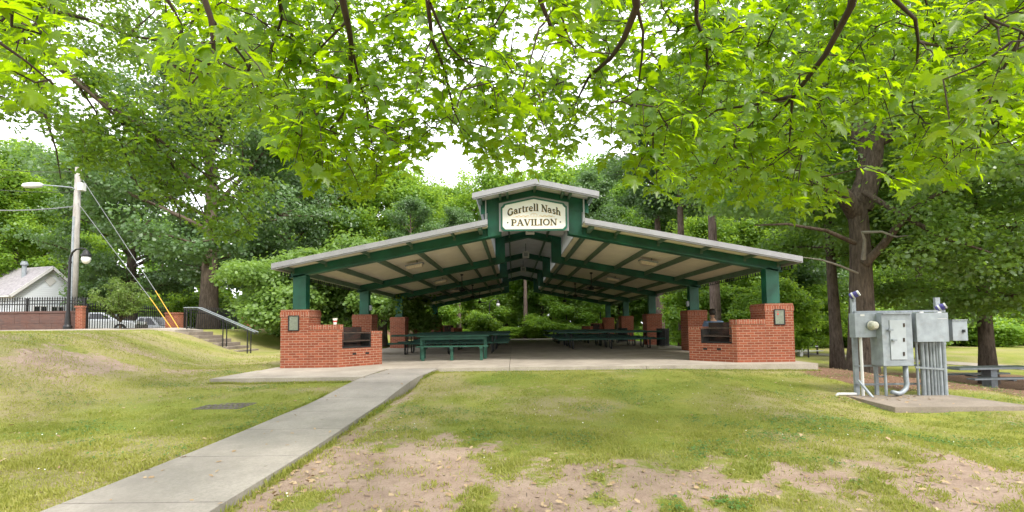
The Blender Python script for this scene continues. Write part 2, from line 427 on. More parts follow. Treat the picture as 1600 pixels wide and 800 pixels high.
def zt(x, y):
    x = np.asarray(x, float); y = np.asarray(y, float)
    z = -.27-.10*ss(3, 7, x)+.05*ss(-2.2, -3.4, x)
    z = z+ss(6.5, 11.3, y)*(.20-.06*ss(3.5, 7.5, x))
    toe = -6.9-.39*np.clip(y-9, 0, 11)+.22*np.clip(y-24, 0, 12)
    z = z+1.07*ss(0, 1, (toe-x)/4.2)
    q = (x-7)*.75+(y-9)*.25-6*ss(5, -6, x-7)
    z = z-1.30*ss(0, 12, q)
    z = z+(fbm(x, y, .5, 3)-.5)*.10*ss(3, 8, np.abs(x)+np.abs(y-4)*.2)+(fbm(x, y, 2.5, 5)-.5)*.03
    z = z-.75*ss(28.5, 34, y)*ss(-13, -17, x)
    ins = ss(SX0-1.2, SX0-.1, x)*ss(SX1+1.0, SX1+.1, x)*ss(SY0-.6, SY0+.3, y)*ss(SY1+.6, SY1-.1, y)
    z = z*(1-ins)+(-.14)*ins
    z = z-.13*ss(4.2, 5.6, x)*ss(11.5, 8.5, y)*ss(1, 4, y)
    z = z-.05*ss(8.8, 9.7, y)*ss(10.6, 9.95, y)*ss(-7.6, -6.6, x)*ss(-3.2, -3.5, x)
    dw = ss(.85, .45, np.hypot((x+4.62)*.9, y-7.3)); z = z*(1-dw)-.205*dw
    # flush with the front walk
    pw = ss(-3.55, -3.38, x)*ss(-1.95, -2.15, x)*ss(10.2, 9.6, y)
    z = z*(1-pw)+np.minimum(z, -.27)*pw
    return z
def gh(x, y): return float(zt(x, y))
def cover(x, y):
    n = fbm(x, y, .8, 11)
    g = np.ones_like(x)*1.0
    yb = np.interp(x, [-3, -2, -.8, -.2, .5, 1.2, 3, 4.5, 7], [5.5, 5.55, 5.3, 4.4, 4.05, 4.55, 4.6, 4.25, 3.85])
    front = ss(.9, -.8, y-yb+(n-.5)*1.6+(fbm(x, y, 3.5, 14)-.5)*1.5)*ss(-2.6, -1.6, x+(n-.5)*.6)
    g = g-.88*front*ss(.22, .52, fbm(x, y, 1.6, 12)+.5*(fbm(x, y, 6., 13)-.5))
    g = g-.30*ss(.60, .75, fbm(x, y, .45, 23))
    hill = ss(-6.2, -8.5, x)*ss(7, 9, y)*ss(16, 11, y); g = g-.62*hill*ss(.36, .58, fbm(x, y, .9, 31))
    g = g-.5*ss(.25, 0, np.abs(x+2.0))*ss(10, 7, y)
    return np.clip(g, 0, 1)
def mulch(x, y):
    n = fbm(x, y, .7, 41)
    q = x+(n-.5)*2.2
    m = ss(6.9, 8.2, q)*ss(9.0, 10.3, y+(n-.5)*1.6+ (x-8)*.05)*ss(26, 20, y)*ss(26, 21, x)
    m = np.maximum(m, ss(36, 39, y)*.75*ss(16, 12, x))
    m = np.maximum(m, .6*ss(27, 31, y)*ss(-12, -14, x))
    return np.clip(m, 0, 1)
def dry(x, y):
    d = .7*ss(-5.5, -8, x)*ss(24, 17, y)*ss(.38, .62, fbm(x, y, .9, 51))
    d = np.maximum(d, .85*ss(9, 12.5, y)*ss(-6.8, -8.5, x)*ss(24, 20, y)*(.25+.75*ss(.36, .6, fbm(x, y, .8, 53))))
    d = np.maximum(d, .8*ss(.42, .66, fbm(x, y, .7, 61)))
    d = np.maximum(d, .5*ss(10.6, 11.6, y)*ss(-2, 0, x)*ss(13, 12, y))
    return np.clip(d, 0, 1)
def axis(lo, hi, a, b, fine, g=1.09):
    v = list(np.arange(a, b+1e-6, fine)); s = fine; x = b
    while x < hi: s *= g; x += s; v.append(x)
    s = fine; x = a; pre = []
    while x > lo: s *= g; x -= s; pre.append(x)
    return np.array(pre[::-1]+v)
gx = axis(-320, 320, -12, 12, .11); gy = axis(-120, 420, 2.6, 13, .11)
GX, GY = np.meshgrid(gx, gy); fx_, fy_ = GX.ravel(), GY.ravel()
ni, nj = len(gx), len(gy)
I = (np.arange(nj-1)[:, None]*ni+np.arange(ni-1)[None]).ravel()
loops = np.stack([I, I+1, I+ni+1, I+ni], 1).ravel()
me = raw_mesh('ground', np.stack([fx_, fy_, zt(fx_, fy_)], 1), 4, loops, 'ground',
              {'cover': cover(fx_, fy_), 'mulch': mulch(fx_, fy_), 'dry': dry(fx_, fy_)}, smooth=True)
ground = bpy.data.objects.new('ground', me); COL.objects.link(ground); structure(ground)

# front walk: cast panels with open joints
m = MB()
JY = [1.0, 2.22, 3.42, 4.62, 5.82, 7.02, 8.22, 9.42, 10.4, 11.742]
def path_z(y): return -.2+.195*float(ss(7.6, 10.4, y))
def path_x(y): return -3.37-.10*float(ss(4.5, 8, y))+.28*float(ss(8, 11.7, y))
for a, b in zip(JY[:-1], JY[1:]):
    ys = np.linspace(a+.007, b-.007, 5)
    for y0, y1 in zip(ys[:-1], ys[1:]):
        p = []
        for zz in (-.22, 0):
            for (y, w) in ((y0, 0), (y0, 1.225), (y1, 1.225), (y1, 0)):
                p.append((path_x(y)+w, y, path_z(y)+zz))
        m.hexa(p)
structure(m.obj('sidewalk', 'concrete_path'))
# pavilion floor: panels with joints, wider apron at the front left
m = MB()
XB = [SX0, -2.05, -.12, 3.4, SX1]; YB = [SY0, 15.4, 20.9, 26.4, 31.9, SY1]
for i in range(4):
    for j in range(5):
        m.ab(XB[i]+.005, XB[i+1]-.005, YB[j]+.005, YB[j+1]-.005, -.26, 0)
m.ab(SX0-.05, path_x(10.2)-.012, 9.93, SY0-.005, -.24, -.001)
structure(m.obj('concrete_floor', 'concrete'))
# equipment pad
PADZ = -.38
pad = [gz(1322, 617.5, PADZ), gz(1398, 636, PADZ), gz(1612, 634, PADZ), gz(1480, 616, PADZ)]
PADZ0 = PADZ
m = MB(); m.hexa([(p.x, p.y, PADZ-.3) for p in pad]+[(p.x, p.y, PADZ) for p in pad])
structure(m.obj('concrete_pad', 'concrete_pad', bevel=.015))
# upper walkway along the top of the bank and the far path across the lower lawn
def strip(name, L, Rr, mat, th=.12, lift=.03, n=40):
    m = MB(); P = []
    for i in range(n+1):
        t = i/n; a = Vector(L[0]).lerp(Vector(L[1]), t); b = Vector(Rr[0]).lerp(Vector(Rr[1]), t)
        P.append(((a.x, a.y, gh(a.x, a.y)+lift), (b.x, b.y, gh(b.x, b.y)+lift)))
    for (a, b), (c, d_) in zip(P[:-1], P[1:]):
        dn = lambda p: (p[0], p[1], p[2]-th)
        m.hexa([dn(a), dn(b), dn(d_), dn(c), a, b, d_, c])
    return structure(m.obj(name, mat))
strip('walkway', ((-60, 19.0, 0), (-14.6, 19.6, 0)), ((-60, 21.2, 0), (-14.6, 21.4, 0)), 'concrete', .2, .10)
fp0, fp1 = gz(1243, 556, -1.66), gz(1640, 585, -1.66)
strip('far_path', ((fp0.x, fp0.y, 0), (fp1.x, fp1.y, 0)), ((fp0.x+1.6, fp0.y+2.2, 0), (fp1.x+2.2, fp1.y+1.6, 0)), 'concrete')


# ------------------------------------------------------------------ pavilion
PX, HALF, YF, BAY, PW, WALLH, PIERH = .627, 6.94, 12.323, 5.471, .764, 1.16, 1.58
FY = [YF+PW/2+k*BAY for k in range(5)]
YR0, YR1 = 11.9, FY[4]+.85
EAVE_D, CLR_D, EAVE_Z, SL = 6.93, 1.30, 2.78, .193
UP_D, UP_Z, USL = 1.64, 4.58, .215
def rz_(d): return EAVE_Z+SL*(EAVE_D-d)          # roof surface at distance d from the ridge line
def uz_(d): return UP_Z+USL*(UP_D-d)
pav = thing('pavilion', 'open green steel picnic pavilion with low grey metal roof and raised ridge', 'pavilion', (PX, YF, 0))
def slope_quad(sd, d0, d1, zf, y0, y1, th, off=0.):
    p = []
    for zz in (-th+off, off):
        for d, y in ((d0, y0), (d1, y0), (d1, y1), (d0, y1)): p.append((PX+sd*d, y, zf(d)+zz))
    return p
def ribbed(mb, sd, d0, d1, zf, y0, y1, pitch, under, rib):
    """profiled deck: ribs run down the slope"""
    ys = []; y = y0
    while y < y1-1e-6:
        ys += [(y, 0), (y+pitch*.55, 0), (y+pitch*.62, rib), (y+pitch*.93, rib)]; y += pitch
    ys.append((y1, 0)); b = len(mb.v)
    for d in (d0, d1):
        for (yy, r) in ys: mb.v.append((PX+sd*d, min(yy, y1), zf(d)-under+r))
    n = len(ys)
    for i in range(n-1): mb.f.append((b+i, b+i+1, b+n+i+1, b+n+i))
for sd in (-1, 1):
    m = MB(); ribbed(m, sd, CLR_D+.01, EAVE_D-.03, rz_, YR0+.03, YR1-.03, .21, .06, .035); m.obj('ceiling_deck', 'deck', pav, fix=False)
    m = MB(); m.hexa(slope_quad(sd, CLR_D+.01, EAVE_D-.02, rz_, YR0+.02, YR1-.02, .015, -.004)); m.obj('roof_panel', 'trim', pav)
    m = MB(); ribbed(m, sd, 0, UP_D-.03, uz_, YR0+.03, YR1-.03, .21, .06, .035); m.obj('clerestory_ceiling', 'deck_grey', pav, fix=False)
    m = MB(); m.hexa(slope_quad(sd, 0.002, UP_D-.02, uz_, YR0+.02, YR1-.02, .015, -.004)); m.obj('clerestory_roof_panel', 'trim', pav)
    for yy, e in ((YR0, 1), (YR1, -1)):      # rake trims: a deep face and a small return below it
        m = MB(); m.hexa(slope_quad(sd, CLR_D-.02, EAVE_D+.04, rz_, yy-.03, yy+.03, .135, .012))
        m.hexa(slope_quad(sd, CLR_D, EAVE_D+.02, rz_, yy-.012, yy+.06, .03, -.126)); m.obj('rake_trim', 'trim', pav)
        m = MB(); m.hexa(slope_quad(sd, 0, UP_D+.04, uz_, yy-.03, yy+.03, .135, .012))
        m.hexa(slope_quad(sd, 0, UP_D+.02, uz_, yy-.012, yy+.06, .03, -.126)); m.obj('clerestory_trim', 'trim', pav)
    m = MB(); x = PX+sd*(EAVE_D+.03)
    m.ab(x-.05, x+.05, YR0+.035, YR1-.035, EAVE_Z-.15, EAVE_Z-.02); m.obj('gutter', 'trim', pav)
    m = MB(); x = PX+sd*(EAVE_D-.12)         # bird spikes hanging along the eave purlin
    for i in range(150):
        y = YR0+.2+i*.152; m.box((x, y, EAVE_Z-.235), (.012, .03 if i % 3 else .06, .09))
    m.bar((x, YR0+.1, EAVE_Z-.285), (x, YR1-.1, EAVE_Z-.285), .014, .014); m.obj('eave_guard', 'black', pav)
    for d in (2.25, 3.45, 4.65, 5.85, EAVE_D-.16):
        m = MB(); z = rz_(d)-.062
        p0 = (PX+sd*d, FY[0]-.06, z-.075); p1 = (PX+sd*d, YR1-.06, z-.075); m.bar(p0, p1, .07, .15); m.obj('purlin', 'purlin', pav)
    m = MB(); m.bar((PX+sd*1.50, YR0+.06, rz_(1.5)-.14), (PX+sd*1.50, YR1-.06, rz_(1.5)-.14), .09, .15); m.obj('purlin', 'purlin', pav)
    for d in (.75, 1.48):
        m = MB(); z = uz_(d)-.062
        m.bar((PX+sd*d, YR0+.06, z-.06), (PX+sd*d, YR1-.06, z-.06), .06, .12); m.obj('clerestory_purlin', 'purlin', pav)
    m = MB()                                 # glazed side wall of the raised ridge
    n = 60
    for i in range(n):
        y = YR0+.5+(YR1-YR0-1.)*i/n; dy = (YR1-YR0-1.)/n
        m.ab(PX+sd*1.355-.012, PX+sd*1.355+.012+(.012 if i % 2 else 0), y, y+dy-.002, rz_(1.36)+.005, uz_(1.36)-.075)
    m.obj('side_wall', 'panel', pav)
    for k, y in enumerate(FY):
        xo = PX+sd*(HALF-PW/2)
        m = MB(); zt_ = rz_(HALF-PW/2)-.27
        m.ab(xo-.18, xo+.18, y-.13, y+.13, PIERH+.021, zt_); m.ab(xo-.21, xo+.21, y-.16, y+.16, PIERH+.003, PIERH+.02)
        c_ = m.obj('column', 'green', pav, bevel=.012)
        m = MB()                             # rafter: web and two flanges
        d0, d1 = HALF-.10, 1.318
        for (t0, t1, hw) in ((.062, .30, .055), (.29, .335, .13)):
            p = []
            for off in (-t1, -t0):
                for d, yy in ((d0, y-hw), (d1, y-hw), (d1, y+hw), (d0, y+hw)):
                    p.append((PX+sd*d, yy, rz_(d)+off-(.0 if t1 < .3 else .002)))
            m.hexa(p)
        m.obj('rafter', 'green', pav)
        m = MB(); xa, xb = PX+sd*.93, PX+sd*1.315
        m.hexa([(PX+sd*d, yy, zz) for z0_, f_ in ((-.338, rz_), (-.085, uz_)) for d, yy, zz in ((.93, y-.15, f_(.93)+z0_), (1.315, y-.15, f_(1.315)+z0_), (1.315, y+.15, f_(1.315)+z0_), (.93, y+.15, f_(.93)+z0_))])
        m.obj('ridge_post', 'green', pav, bevel=.01)
for y in FY:
    m = MB()
    for sd in (-1, 1):
        for (a, b, hw) in ((.065, .30, .06), (.29, .33, .13)):
            p = []
            for off in (-b, -a):
                for d, yy in ((0, y-hw), (.928, y-hw), (.928, y+hw), (0, y+hw)): p.append((PX+sd*d, yy, uz_(d)+off))
            m.hexa(p)
    m.obj('ridge_beam', 'green', pav)
# gable bracket behind the sign on the first frame: the beam is deeper over the posts' heads
m = MB()
for sd in (-1, 1):
    m.hexa([(PX+sd*d, yy, uz_(d)+o) for o in (-.44, -.07) for d, yy in ((0, FY[0]-.165), (1.5, FY[0]-.165), (1.5, FY[0]-.153), (0, FY[0]-.153))])
m.obj('gable_fascia', 'green', pav)
for sd in (-1, 1):
    for d in ((.0, .95, 1.52) if sd > 0 else (.95, 1.52)):
        m = MB(); m.bar((PX+sd*d, YR0+.06, uz_(d)-.125), (PX+sd*d, FY[0]-.17, uz_(d)-.125), .06, .09 if d < 1.4 else .12); m.obj('outrigger', 'purlin', pav)
    for d in (2.25, 3.45, 4.65, 5.85, EAVE_D-.16):
        m = MB(); m.bar((PX+sd*d, YR0+.06, rz_(d)-.11), (PX+sd*d, FY[0]-.065, rz_(d)-.11), .06, .08); m.obj('outrigger', 'purlin', pav)

def brick_pier(xc, yc, parent, name='brick_pier'):
    h = PW/2; m = MB(); m.ab(xc-h, xc+h, yc-h, yc+h, -.02, PIERH-.2)
    m.ab(xc-h, xc+h, yc-h, yc+h, PIERH-.065, PIERH)
    p = m.obj(name, 'brick', parent)
    m = MB(); m.ab(xc-h-.012, xc+h+.012, yc-h-.012, yc+h+.012, PIERH-.2, PIERH-.065)
    m.obj('soldier_course', 'brick_cap', p); return p
for sd in (-1, 1):
    for k in (1, 2, 3): brick_pier(PX+sd*(HALF-PW/2), FY[k], pav)
for sd in (-1, 1):
    m = MB(); m.box((PX+sd*(HALF-PW/2)-sd*.24, FY[1]-.05, PIERH+.27), (.10, .09, .2)); m.obj('outlet_box', 'galv', pav)

# ------------------------------------------------------------------ brick barbecues
WL = 1.549
def barbecue(sd, back, label):
    X = lambda lx: PX+sd*(HALF-lx)
    yb = FY[4]+PW/2
    Y = (lambda ly: yb-ly) if back else (lambda ly: YF+ly)
    r = thing('brick_barbecue', label, 'barbecue', (X(0), Y(0), 0))
    P = lambda lx, ly, z: (X(lx), Y(ly), z)
    def bx(m, a0, a1, b0, b1, z0, z1):
        m.hexa([P(a, b, z) for z in (z0, z1) for a, b in ((a0, b0), (a1, b0), (a1, b1), (a0, b1))])
    q = math.sqrt(.5)
    def D(a, b, z): return P(WL+q*a-q*b, q*a+q*b, z)      # angled wing: a along it, b into it
    def dx(m, a0, a1, b0, b1, z0, z1):
        m.hexa([D(a, b, z) for z in (z0, z1) for a, b in ((a0, b0), (a1, b0), (a1, b1), (a0, b1))])
    m = MB(); bx(m, 0, PW, 0, PW, -.02, PIERH-.2); bx(m, 0, PW, 0, PW, PIERH-.065, PIERH); pr = m.obj('pier', 'brick', r)
    m = MB(); bx(m, -.012, PW+.012, -.012, PW+.012, PIERH-.2, PIERH-.065); m.obj('soldier_course', 'brick_cap', pr)
    m = MB(); bx(m, PW+.002, WL, .004, .42, -.02, WALLH-.13)
    b = q*.42
    # wing: base block, end pier, corner pier and back wall round an open firebox
    L = 1.32; B = .78
    dx(m, 0.004, L, 0, B, -.02, .50)
    dx(m, L-.34, L, 0, B, .502, .90)
    dx(m, 0.004, .13, 0, B, .502, WALLH-.13)
    wl = m.obj('wall', 'brick', r)
    m = MB(); bx(m, PW+.002, WL-.004, -.01, .43, WALLH-.13, WALLH); dx(m, 0.006, .14, -.012, B, WALLH-.129, WALLH-.001); m.obj('wall_cap', 'brick_cap', r)
    m = MB(); dx(m, L-.345, L+.008, -.01, B, .902, .968); m.obj('end_cap', 'brick_cap', r)
    m = MB(); dx(m, .132, L-.342, B-.2, B+.002, .502, 1.09); m.obj('back_wall', 'brick_soot', r)
    m = MB(); dx(m, .132, .16, .02, B-.2, .502, .95); dx(m, L-.372, L-.343, .02, B-.2, .502, .90); dx(m, .16, L-.372, .03, B-.205, .502, .54)
    m.obj('firebox', 'soot', r)
    m = MB()
    for i in range(15):
        a = .18+i*(L-.34-.22)/14; m.bar(D(a, .03, .72), D(a, B-.22, .72), .014, .014)
    for bb in (.04, .28, .5): m.bar(D(.16, bb, .70), D(L-.372, bb, .70), .03, .02)
    m.bar(D(.13, .02, .93), D(L-.345, .02, .93), .035, .03)
    m.obj('grate', 'rust', r)
    for a in (.48, .86):
        m = MB(); dx(m, a-.055, a+.055, -.003, .02, .315, .375); m.obj('vent_hole_shade', 'soot', r)  # dark block on the brick face, coloured for the shade inside the hole
    return r
barbecue(-1, False, 'brick barbecue at the front left corner of the pavilion, foam cup on its wall')
barbecue(1, False, 'brick barbecue at the front right corner of the pavilion by the electrical boxes')
barbecue(-1, True, 'far brick barbecue at the back left corner of the pavilion behind green tables')
barbecue(1, True, 'far brick barbecue at the back right corner of the pavilion behind dark tables')

def plaque(cx, label):
    z = (1.0+1.42)/2; r = thing('wall_plaque', label, 'plaque', (cx, YF, z-.21))
    m = MB()
    for a, b, c_, d in ((-.145, .145, .185, .21), (-.145, .145, -.21, -.185), (-.145, -.12, -.185, .185), (.12, .145, -.185, .185)):
        m.ab(cx+a, cx+b, YF-.028, YF-.002, z+c_, z+d)
    m.obj('frame', 'black', r)
    m = MB(); m.ab(cx-.12, cx+.12, YF-.018, YF-.003, z-.185, z+.185); m.obj('panel', 'plaque', r)
    return r
plaque(PX-HALF+.36, 'framed grey plaque on the left front brick pier')
pq = plaque(PX+HALF-.385, 'framed plaque with small red mark on the right front brick pier')
m = MB(); cx = PX+HALF-.385
m.lathe([(.026, 0), (.026, .006)], (cx-.045, YF-.017, 1.29), 12, (0, -1, 0)); m.ab(cx-.07, cx-.02, YF-.023, YF-.017, 1.345, 1.36)
m.obj('emblem', 'red', pq)

# ------------------------------------------------------------------ sign with lettering (stroke letters, real thin relief)
SYF = FY[0]-.36                              # sign face distance
def sgn(x, z): return (PX-.03+x, z)
sb = (PX-.03, SYF, 3.66)
sign = thing('sign_board', 'cream gable sign lettered PAVILION with a green frame under the raised ridge', 'sign', sb)
hw, zb, zs, za = .905, 3.655, 4.41, 4.575
def outline(inset=0.):
    k = .075; w = hw-inset; b = zb+inset; s = zs-inset*.9; a = za-inset*1.03
    return [(-w+k, b), (w-k, b), (w-k*.5, b+k*.5), (w, b+k), (w, s-k*1.2), (w-k*.35, s-k*1.0), (w-k, s-k*.25), (w-k, s+.0),
            (0, a), (-w+k, s), (-w+k, s-k*.25), (-w+k*.35, s-k*1.0), (-w, s-k*1.2), (-w, b+k), (-w+k*.5, b+k*.5)]
def plate(m, pts, y0, y1): m.prism([(sb[0]+x, y0, z) for x, z in pts], (0, y1-y0, 0))
m = MB(); plate(m, outline(.0), SYF, SYF+.035); m.obj('frame', 'green', sign)
m = MB(); plate(m, outline(.045), SYF-.012, SYF-.001); m.obj('board', 'cream', sign)
m = MB(); plate(m, [(-.955, zb+.0), (.955, zb+.0), (.955, zs+.03), (0, za+.055), (-.955, zs+.03)], SYF+.036, SYF+.06); m.obj('backing_panel', 'trim', sign)
m = MB()
for x in (-.8, 0, .8): m.bar((sb[0]+x, SYF+.06, 4.0), (sb[0]+x, FY[0]-.14, 4.0), .05, .05)
m.bar((sb[0]-.93, FY[0]-.2, 4.0), (sb[0]+.93, FY[0]-.2, 4.0), .05, .06)
m.obj('mounting_rail', 'green', sign)
# glyph = width, list of strokes (polyline, thickness class); T thick, t thin, S serif
def arc(cx, cy_, rx, ry, a0, a1, n=9): return [(cx+rx*math.cos(R(a0+(a1-a0)*i/n)), cy_+ry*math.sin(R(a0+(a1-a0)*i/n))) for i in range(n+1)]
T_, t_ = .17, .075
GL = {
 'P': (.66, [([(.17, 0), (.17, 1)], T_), ([(.17, .96), (.38, .96)]+arc(.38, .71, .2, .25, 90, -90)+[(.17, .46)], .11), ([(.02, .03), (.34, .03)], t_), ([(.02, .97), (.2, .97)], t_)]),
 'A': (.86, [([(.14, 0), (.42, 1)], t_), ([(.42, 1), (.72, 0)], T_), ([(.24, .34), (.58, .34)], t_), ([(.0, .03), (.27, .03)], t_), ([(.56, .03), (.88, .03)], t_)]),
 'V': (.82, [([(.14, 1), (.42, .0)], T_), ([(.42, 0), (.70, 1)], t_), ([(0, .97), (.30, .97)], t_), ([(.56, .97), (.84, .97)], t_)]),
 'I': (.40, [([(.2, 0), (.2, 1)], T_), ([(.04, .03), (.36, .03)], t_), ([(.04, .97), (.36, .97)], t_)]),
 'L': (.64, [([(.18, 0), (.18, 1)], T_), ([(.02, .97), (.34, .97)], t_), ([(.02, .03), (.58, .03), (.60, .24)], t_)]),
 'O': (.86, [(arc(.43, .5, .33, .46, 100, 260), .14), (arc(.43, .5, .33, .46, -80, 80), .14), (arc(.43, .5, .33, .46, 70, 110), t_), (arc(.43, .5, .33, .46, 250, 290), t_)]),
 'N': (.86, [([(.16, 0), (.16, 1)], t_), ([(.14, 1), (.70, 0)], T_), ([(.70, 0), (.70, 1)], t_), ([(.02, .03), (.31, .03)], t_), ([(.0, .97), (.2, .97)], t_), ([(.56, .97), (.84, .97)], t_)]),
 'G': (.86, [(arc(.42, .5, .32, .46, 50, 180), .12), (arc(.42, .5, .32, .46, 180, 320), .14), ([(.68, .08), (.68, .44)], .13), ([(.52, .45), (.82, .45)], t_), ([(.63, .70), (.66, .92)], t_)]),
 'a': (.60, [(arc(.25, .46, .16, .17, 160, 0, 6)+[(.42, .06)], .12), (arc(.24, .2, .17, .17, 60, 300, 8), .10), ([(.40, .04), (.56, .06)], t_)]),
 'r': (.50, [([(.17, 0), (.17, .64)], .14), (arc(.34, .44, .17, .19, 170, 60, 5), .10), ([(.03, .03), (.33, .03)], t_), ([(.04, .63), (.18, .63)], t_)]),
 't': (.42, [([(.18, .86), (.18, .12)]+arc(.28, .14, .10, .11, 180, 300, 4), .13), ([(.03, .63), (.36, .63)], t_)]),
 'e': (.60, [([(.12, .36), (.49, .36)], t_), (arc(.30, .33, .20, .30, 5, 180, 8), .10), (arc(.30, .33, .20, .30, 180, 320, 7), .13)]),
 'l': (.36, [([(.18, 0), (.18, 1.04)], .15), ([(.03, .03), (.33, .03)], t_), ([(.04, 1.02), (.18, 1.02)], t_)]),
 's': (.50, [(arc(.26, .48, .14, .15, 20, 270, 7), .11), (arc(.25, .17, .15, .15, 90, -160, 7), .11)]),
 'h': (.64, [([(.15, 0), (.15, 1.04)], .14), (arc(.33, .40, .17, .22, 170, 0, 6)+[(.50, .0)], .12), ([(.02, .03), (.28, .03)], t_), ([(.38, .03), (.62, .03)], t_), ([(.02, 1.02), (.16, 1.02)], t_)]),
 ' ': (.34, []),
}
def stroke(m, pts, w, f, y0, y1):
    for i, ((x0, z0), (x1, z1)) in enumerate(zip(pts[:-1], pts[1:])):
        L = math.hypot(x1-x0, z1-z0)
        if L < 1e-6: continue
        e = w*.12 if len(pts) > 2 else 0.
        ux, uz = (x1-x0)/L, (z1-z0)/L; nx, nz_ = -uz*w/2, ux*w/2
        if len(pts) == 2 and w <= t_+1e-6: e = .0
        q = [(x0-ux*e+nx, z0-uz*e+nz_), (x0-ux*e-nx, z0-uz*e-nz_), (x1+ux*e-nx, z1+uz*e-nz_), (x1+ux*e+nx, z1+uz*e+nz_)]
        q = [f(*p) for p in q]; lift = .0006*(i % 2)
        m.prism([(x, y0-lift, z) for x, z in q], (0, y1-y0, 0))
def text_line(m, txt, total, height, base, off=0., hv=1.):
    wid = sum(GL[c][0] for c in txt); k = total/wid; x = -total/2
    for i, ch in enumerate(txt):
        w, st = GL[ch]; xc = x+w*k/2
        for j, (pts, th) in enumerate(st):
            f = lambda px, pz: (sb[0]+x+px*k+off, base(x+px*k)+pz*height-off)
            # strokes get their own hair of relief so crossing faces never share a plane
            stroke(m, pts, th*hv, f, SYF-.0165-.0007*j-(.0 if off == 0 else -.003), SYF-.0125)
        x += w*k
GBASE = lambda x: 4.205-.135*(abs(x)/.70)**1.6
m = MB(); text_line(m, 'Gartrell Nash', 1.46, .19, GBASE, 0., 1.3); text_line(m, 'PAVILION', 1.26, .175, lambda x: 3.80); 
for sx in (-1, 1): m.prism([(sb[0]+sx*.72+.022*math.cos(a*math.pi/4), SYF-.016, 3.885+.022*math.sin(a*math.pi/4)) for a in range(8)], (0, .004, 0))
m.obj('lettering', 'ink', sign)
m = MB(); text_line(m, 'Gartrell Nash', 1.46, .19, GBASE, .009, 1.3); text_line(m, 'PAVILION', 1.26, .175, lambda x: 3.80, .009); m.obj('letter_edge', 'gold', sign)
m = MB()
idf = lambda x, z: (sb[0]+x, z)
stroke(m, [(-.58, 4.035), (.58, 4.035)], .008, idf, SYF-.0145, SYF-.0125)
for sx in (-1, 1):
    stroke(m, [(sx*(.14+.36*i/14), 4.062+.016*math.sin(i*1.35)) for i in range(15)], .012, idf, SYF-.0155, SYF-.0125)
    stroke(m, [(sx*.09*math.cos(R(a)), 4.085+.045*math.sin(R(a))) for a in range(-40, 100, 20)], .010, idf, SYF-.0150, SYF-.0125)
stroke(m, [(0, 4.05), (0, 4.15)], .010, idf, SYF-.0160, SYF-.0125)
m.obj('scroll', 'gold', sign)

# ------------------------------------------------------------------ things hanging under the roof
def ceiling_light():
    r = thing('ceiling_light', '', 'ceiling light', (0, 0, 0))
    m = MB(); m.ab(-.30, .30, -.16, .16, -.05, 0); m.obj('housing', 'galv', r)
    m = MB(); m.hexa([(-.28, -.14, -.051), (.28, -.14, -.051), (.28, .14, -.051), (-.28, .14, -.051),
                      (-.24, -.11, -.15), (.24, -.11, -.15), (.24, .11, -.15), (-.24, .11, -.15)]); m.obj('lens', 'lens_dirty', r)
    m = MB(); m.tube([(.1, 0, 0), (.1, 0, .12)], .02, 6); m.obj('stem', 'galv_dk', r)
    return r
cl0 = ceiling_light(); first = True
LN = ['nearest', 'second', 'third', 'farthest']
for sd, nm in ((-1, 'left'), (1, 'right')):
    for k in range(4):
        dd = 3.95; x = PX+sd*dd; y = 15.3+BAY*k; z = rz_(dd)-.16
        lab = f'{LN[k]} boxy ceiling light under the {nm} roof slope of the pavilion'
        o = cl0 if first else copy_tree(cl0)
        o.location = (x, y, z); o.rotation_euler = (0, sd*math.atan(SL), 0); o['label'] = lab; o['group'] = 'ceiling lights under the pavilion roof'; first = False
def fan():
    r = thing('ceiling_fan', '', 'ceiling fan', (0, 0, 0))
    m = MB(); m.lathe([(.02, -.62), (.02, -.08), (.07, -.06), (.07, 0)], n=10); m.obj('downrod', 'black', r)
    m = MB(); m.lathe([(.05, -.82), (.11, -.80), (.14, -.74), (.13, -.68), (.05, -.64), (.02, -.62)], n=14); m.obj('motor', 'black', r)
    for i in range(4):
        a = R(20+90*i); c, s = math.cos(a), math.sin(a); m = MB()
        q = [(.12, -.03, -.725), (.35, -.075, -.735), (.78, -.085, -.735), (.80, .06, -.755), (.35, .06, -.755), (.12, .03, -.735)]
        m.prism([(x*c-y*s, x*s+y*c, z) for x, y, z in q], (0, 0, .012)); m.obj('blade', 'black', r)
    return r
fn0 = fan(); first = True
for sd, nm in ((-1, 'left'), (1, 'right')):
    for k in range(3):
        d_ = 2.98; y = FY[0]+BAY*(1.5+k); o = fn0 if first else copy_tree(fn0); first = False
        o.location = (PX+sd*d_, y, rz_(d_)-.07); o.rotation_euler = (0, 0, .5*k+.3*sd)
        o['label'] = f'{LN[k] if k < 2 else "farthest"} black ceiling fan under the {nm} roof slope'; o['group'] = 'black ceiling fans'
def ridge_light():
    r = thing('ridge_light', '', 'light', (0, 0, 0))
    m = MB(); m.ab(-.15, .15, -.10, .10, -.15, .15); m.obj('housing', 'white', r, bevel=.02)
    m = MB(); m.ab(-.09, .09, -.112, -.101, -.09, .09); m.obj('lens', 'galv', r)
    m = MB(); m.tube([(0, 0, .14), (0, 0, .52)], .018, 6); m.obj('stem', 'galv_dk', r)
    return r
rl0 = ridge_light()
for k in range(3):
    o = rl0 if k == 0 else copy_tree(rl0)
    o.location = (PX-.02, FY[0]+BAY*(.5+k), uz_(0)-.60)
    o['label'] = f'{["nearest", "middle", "farthest"][k]} square white light hanging from the pavilion ridge'; o['group'] = 'square lights along the ridge'

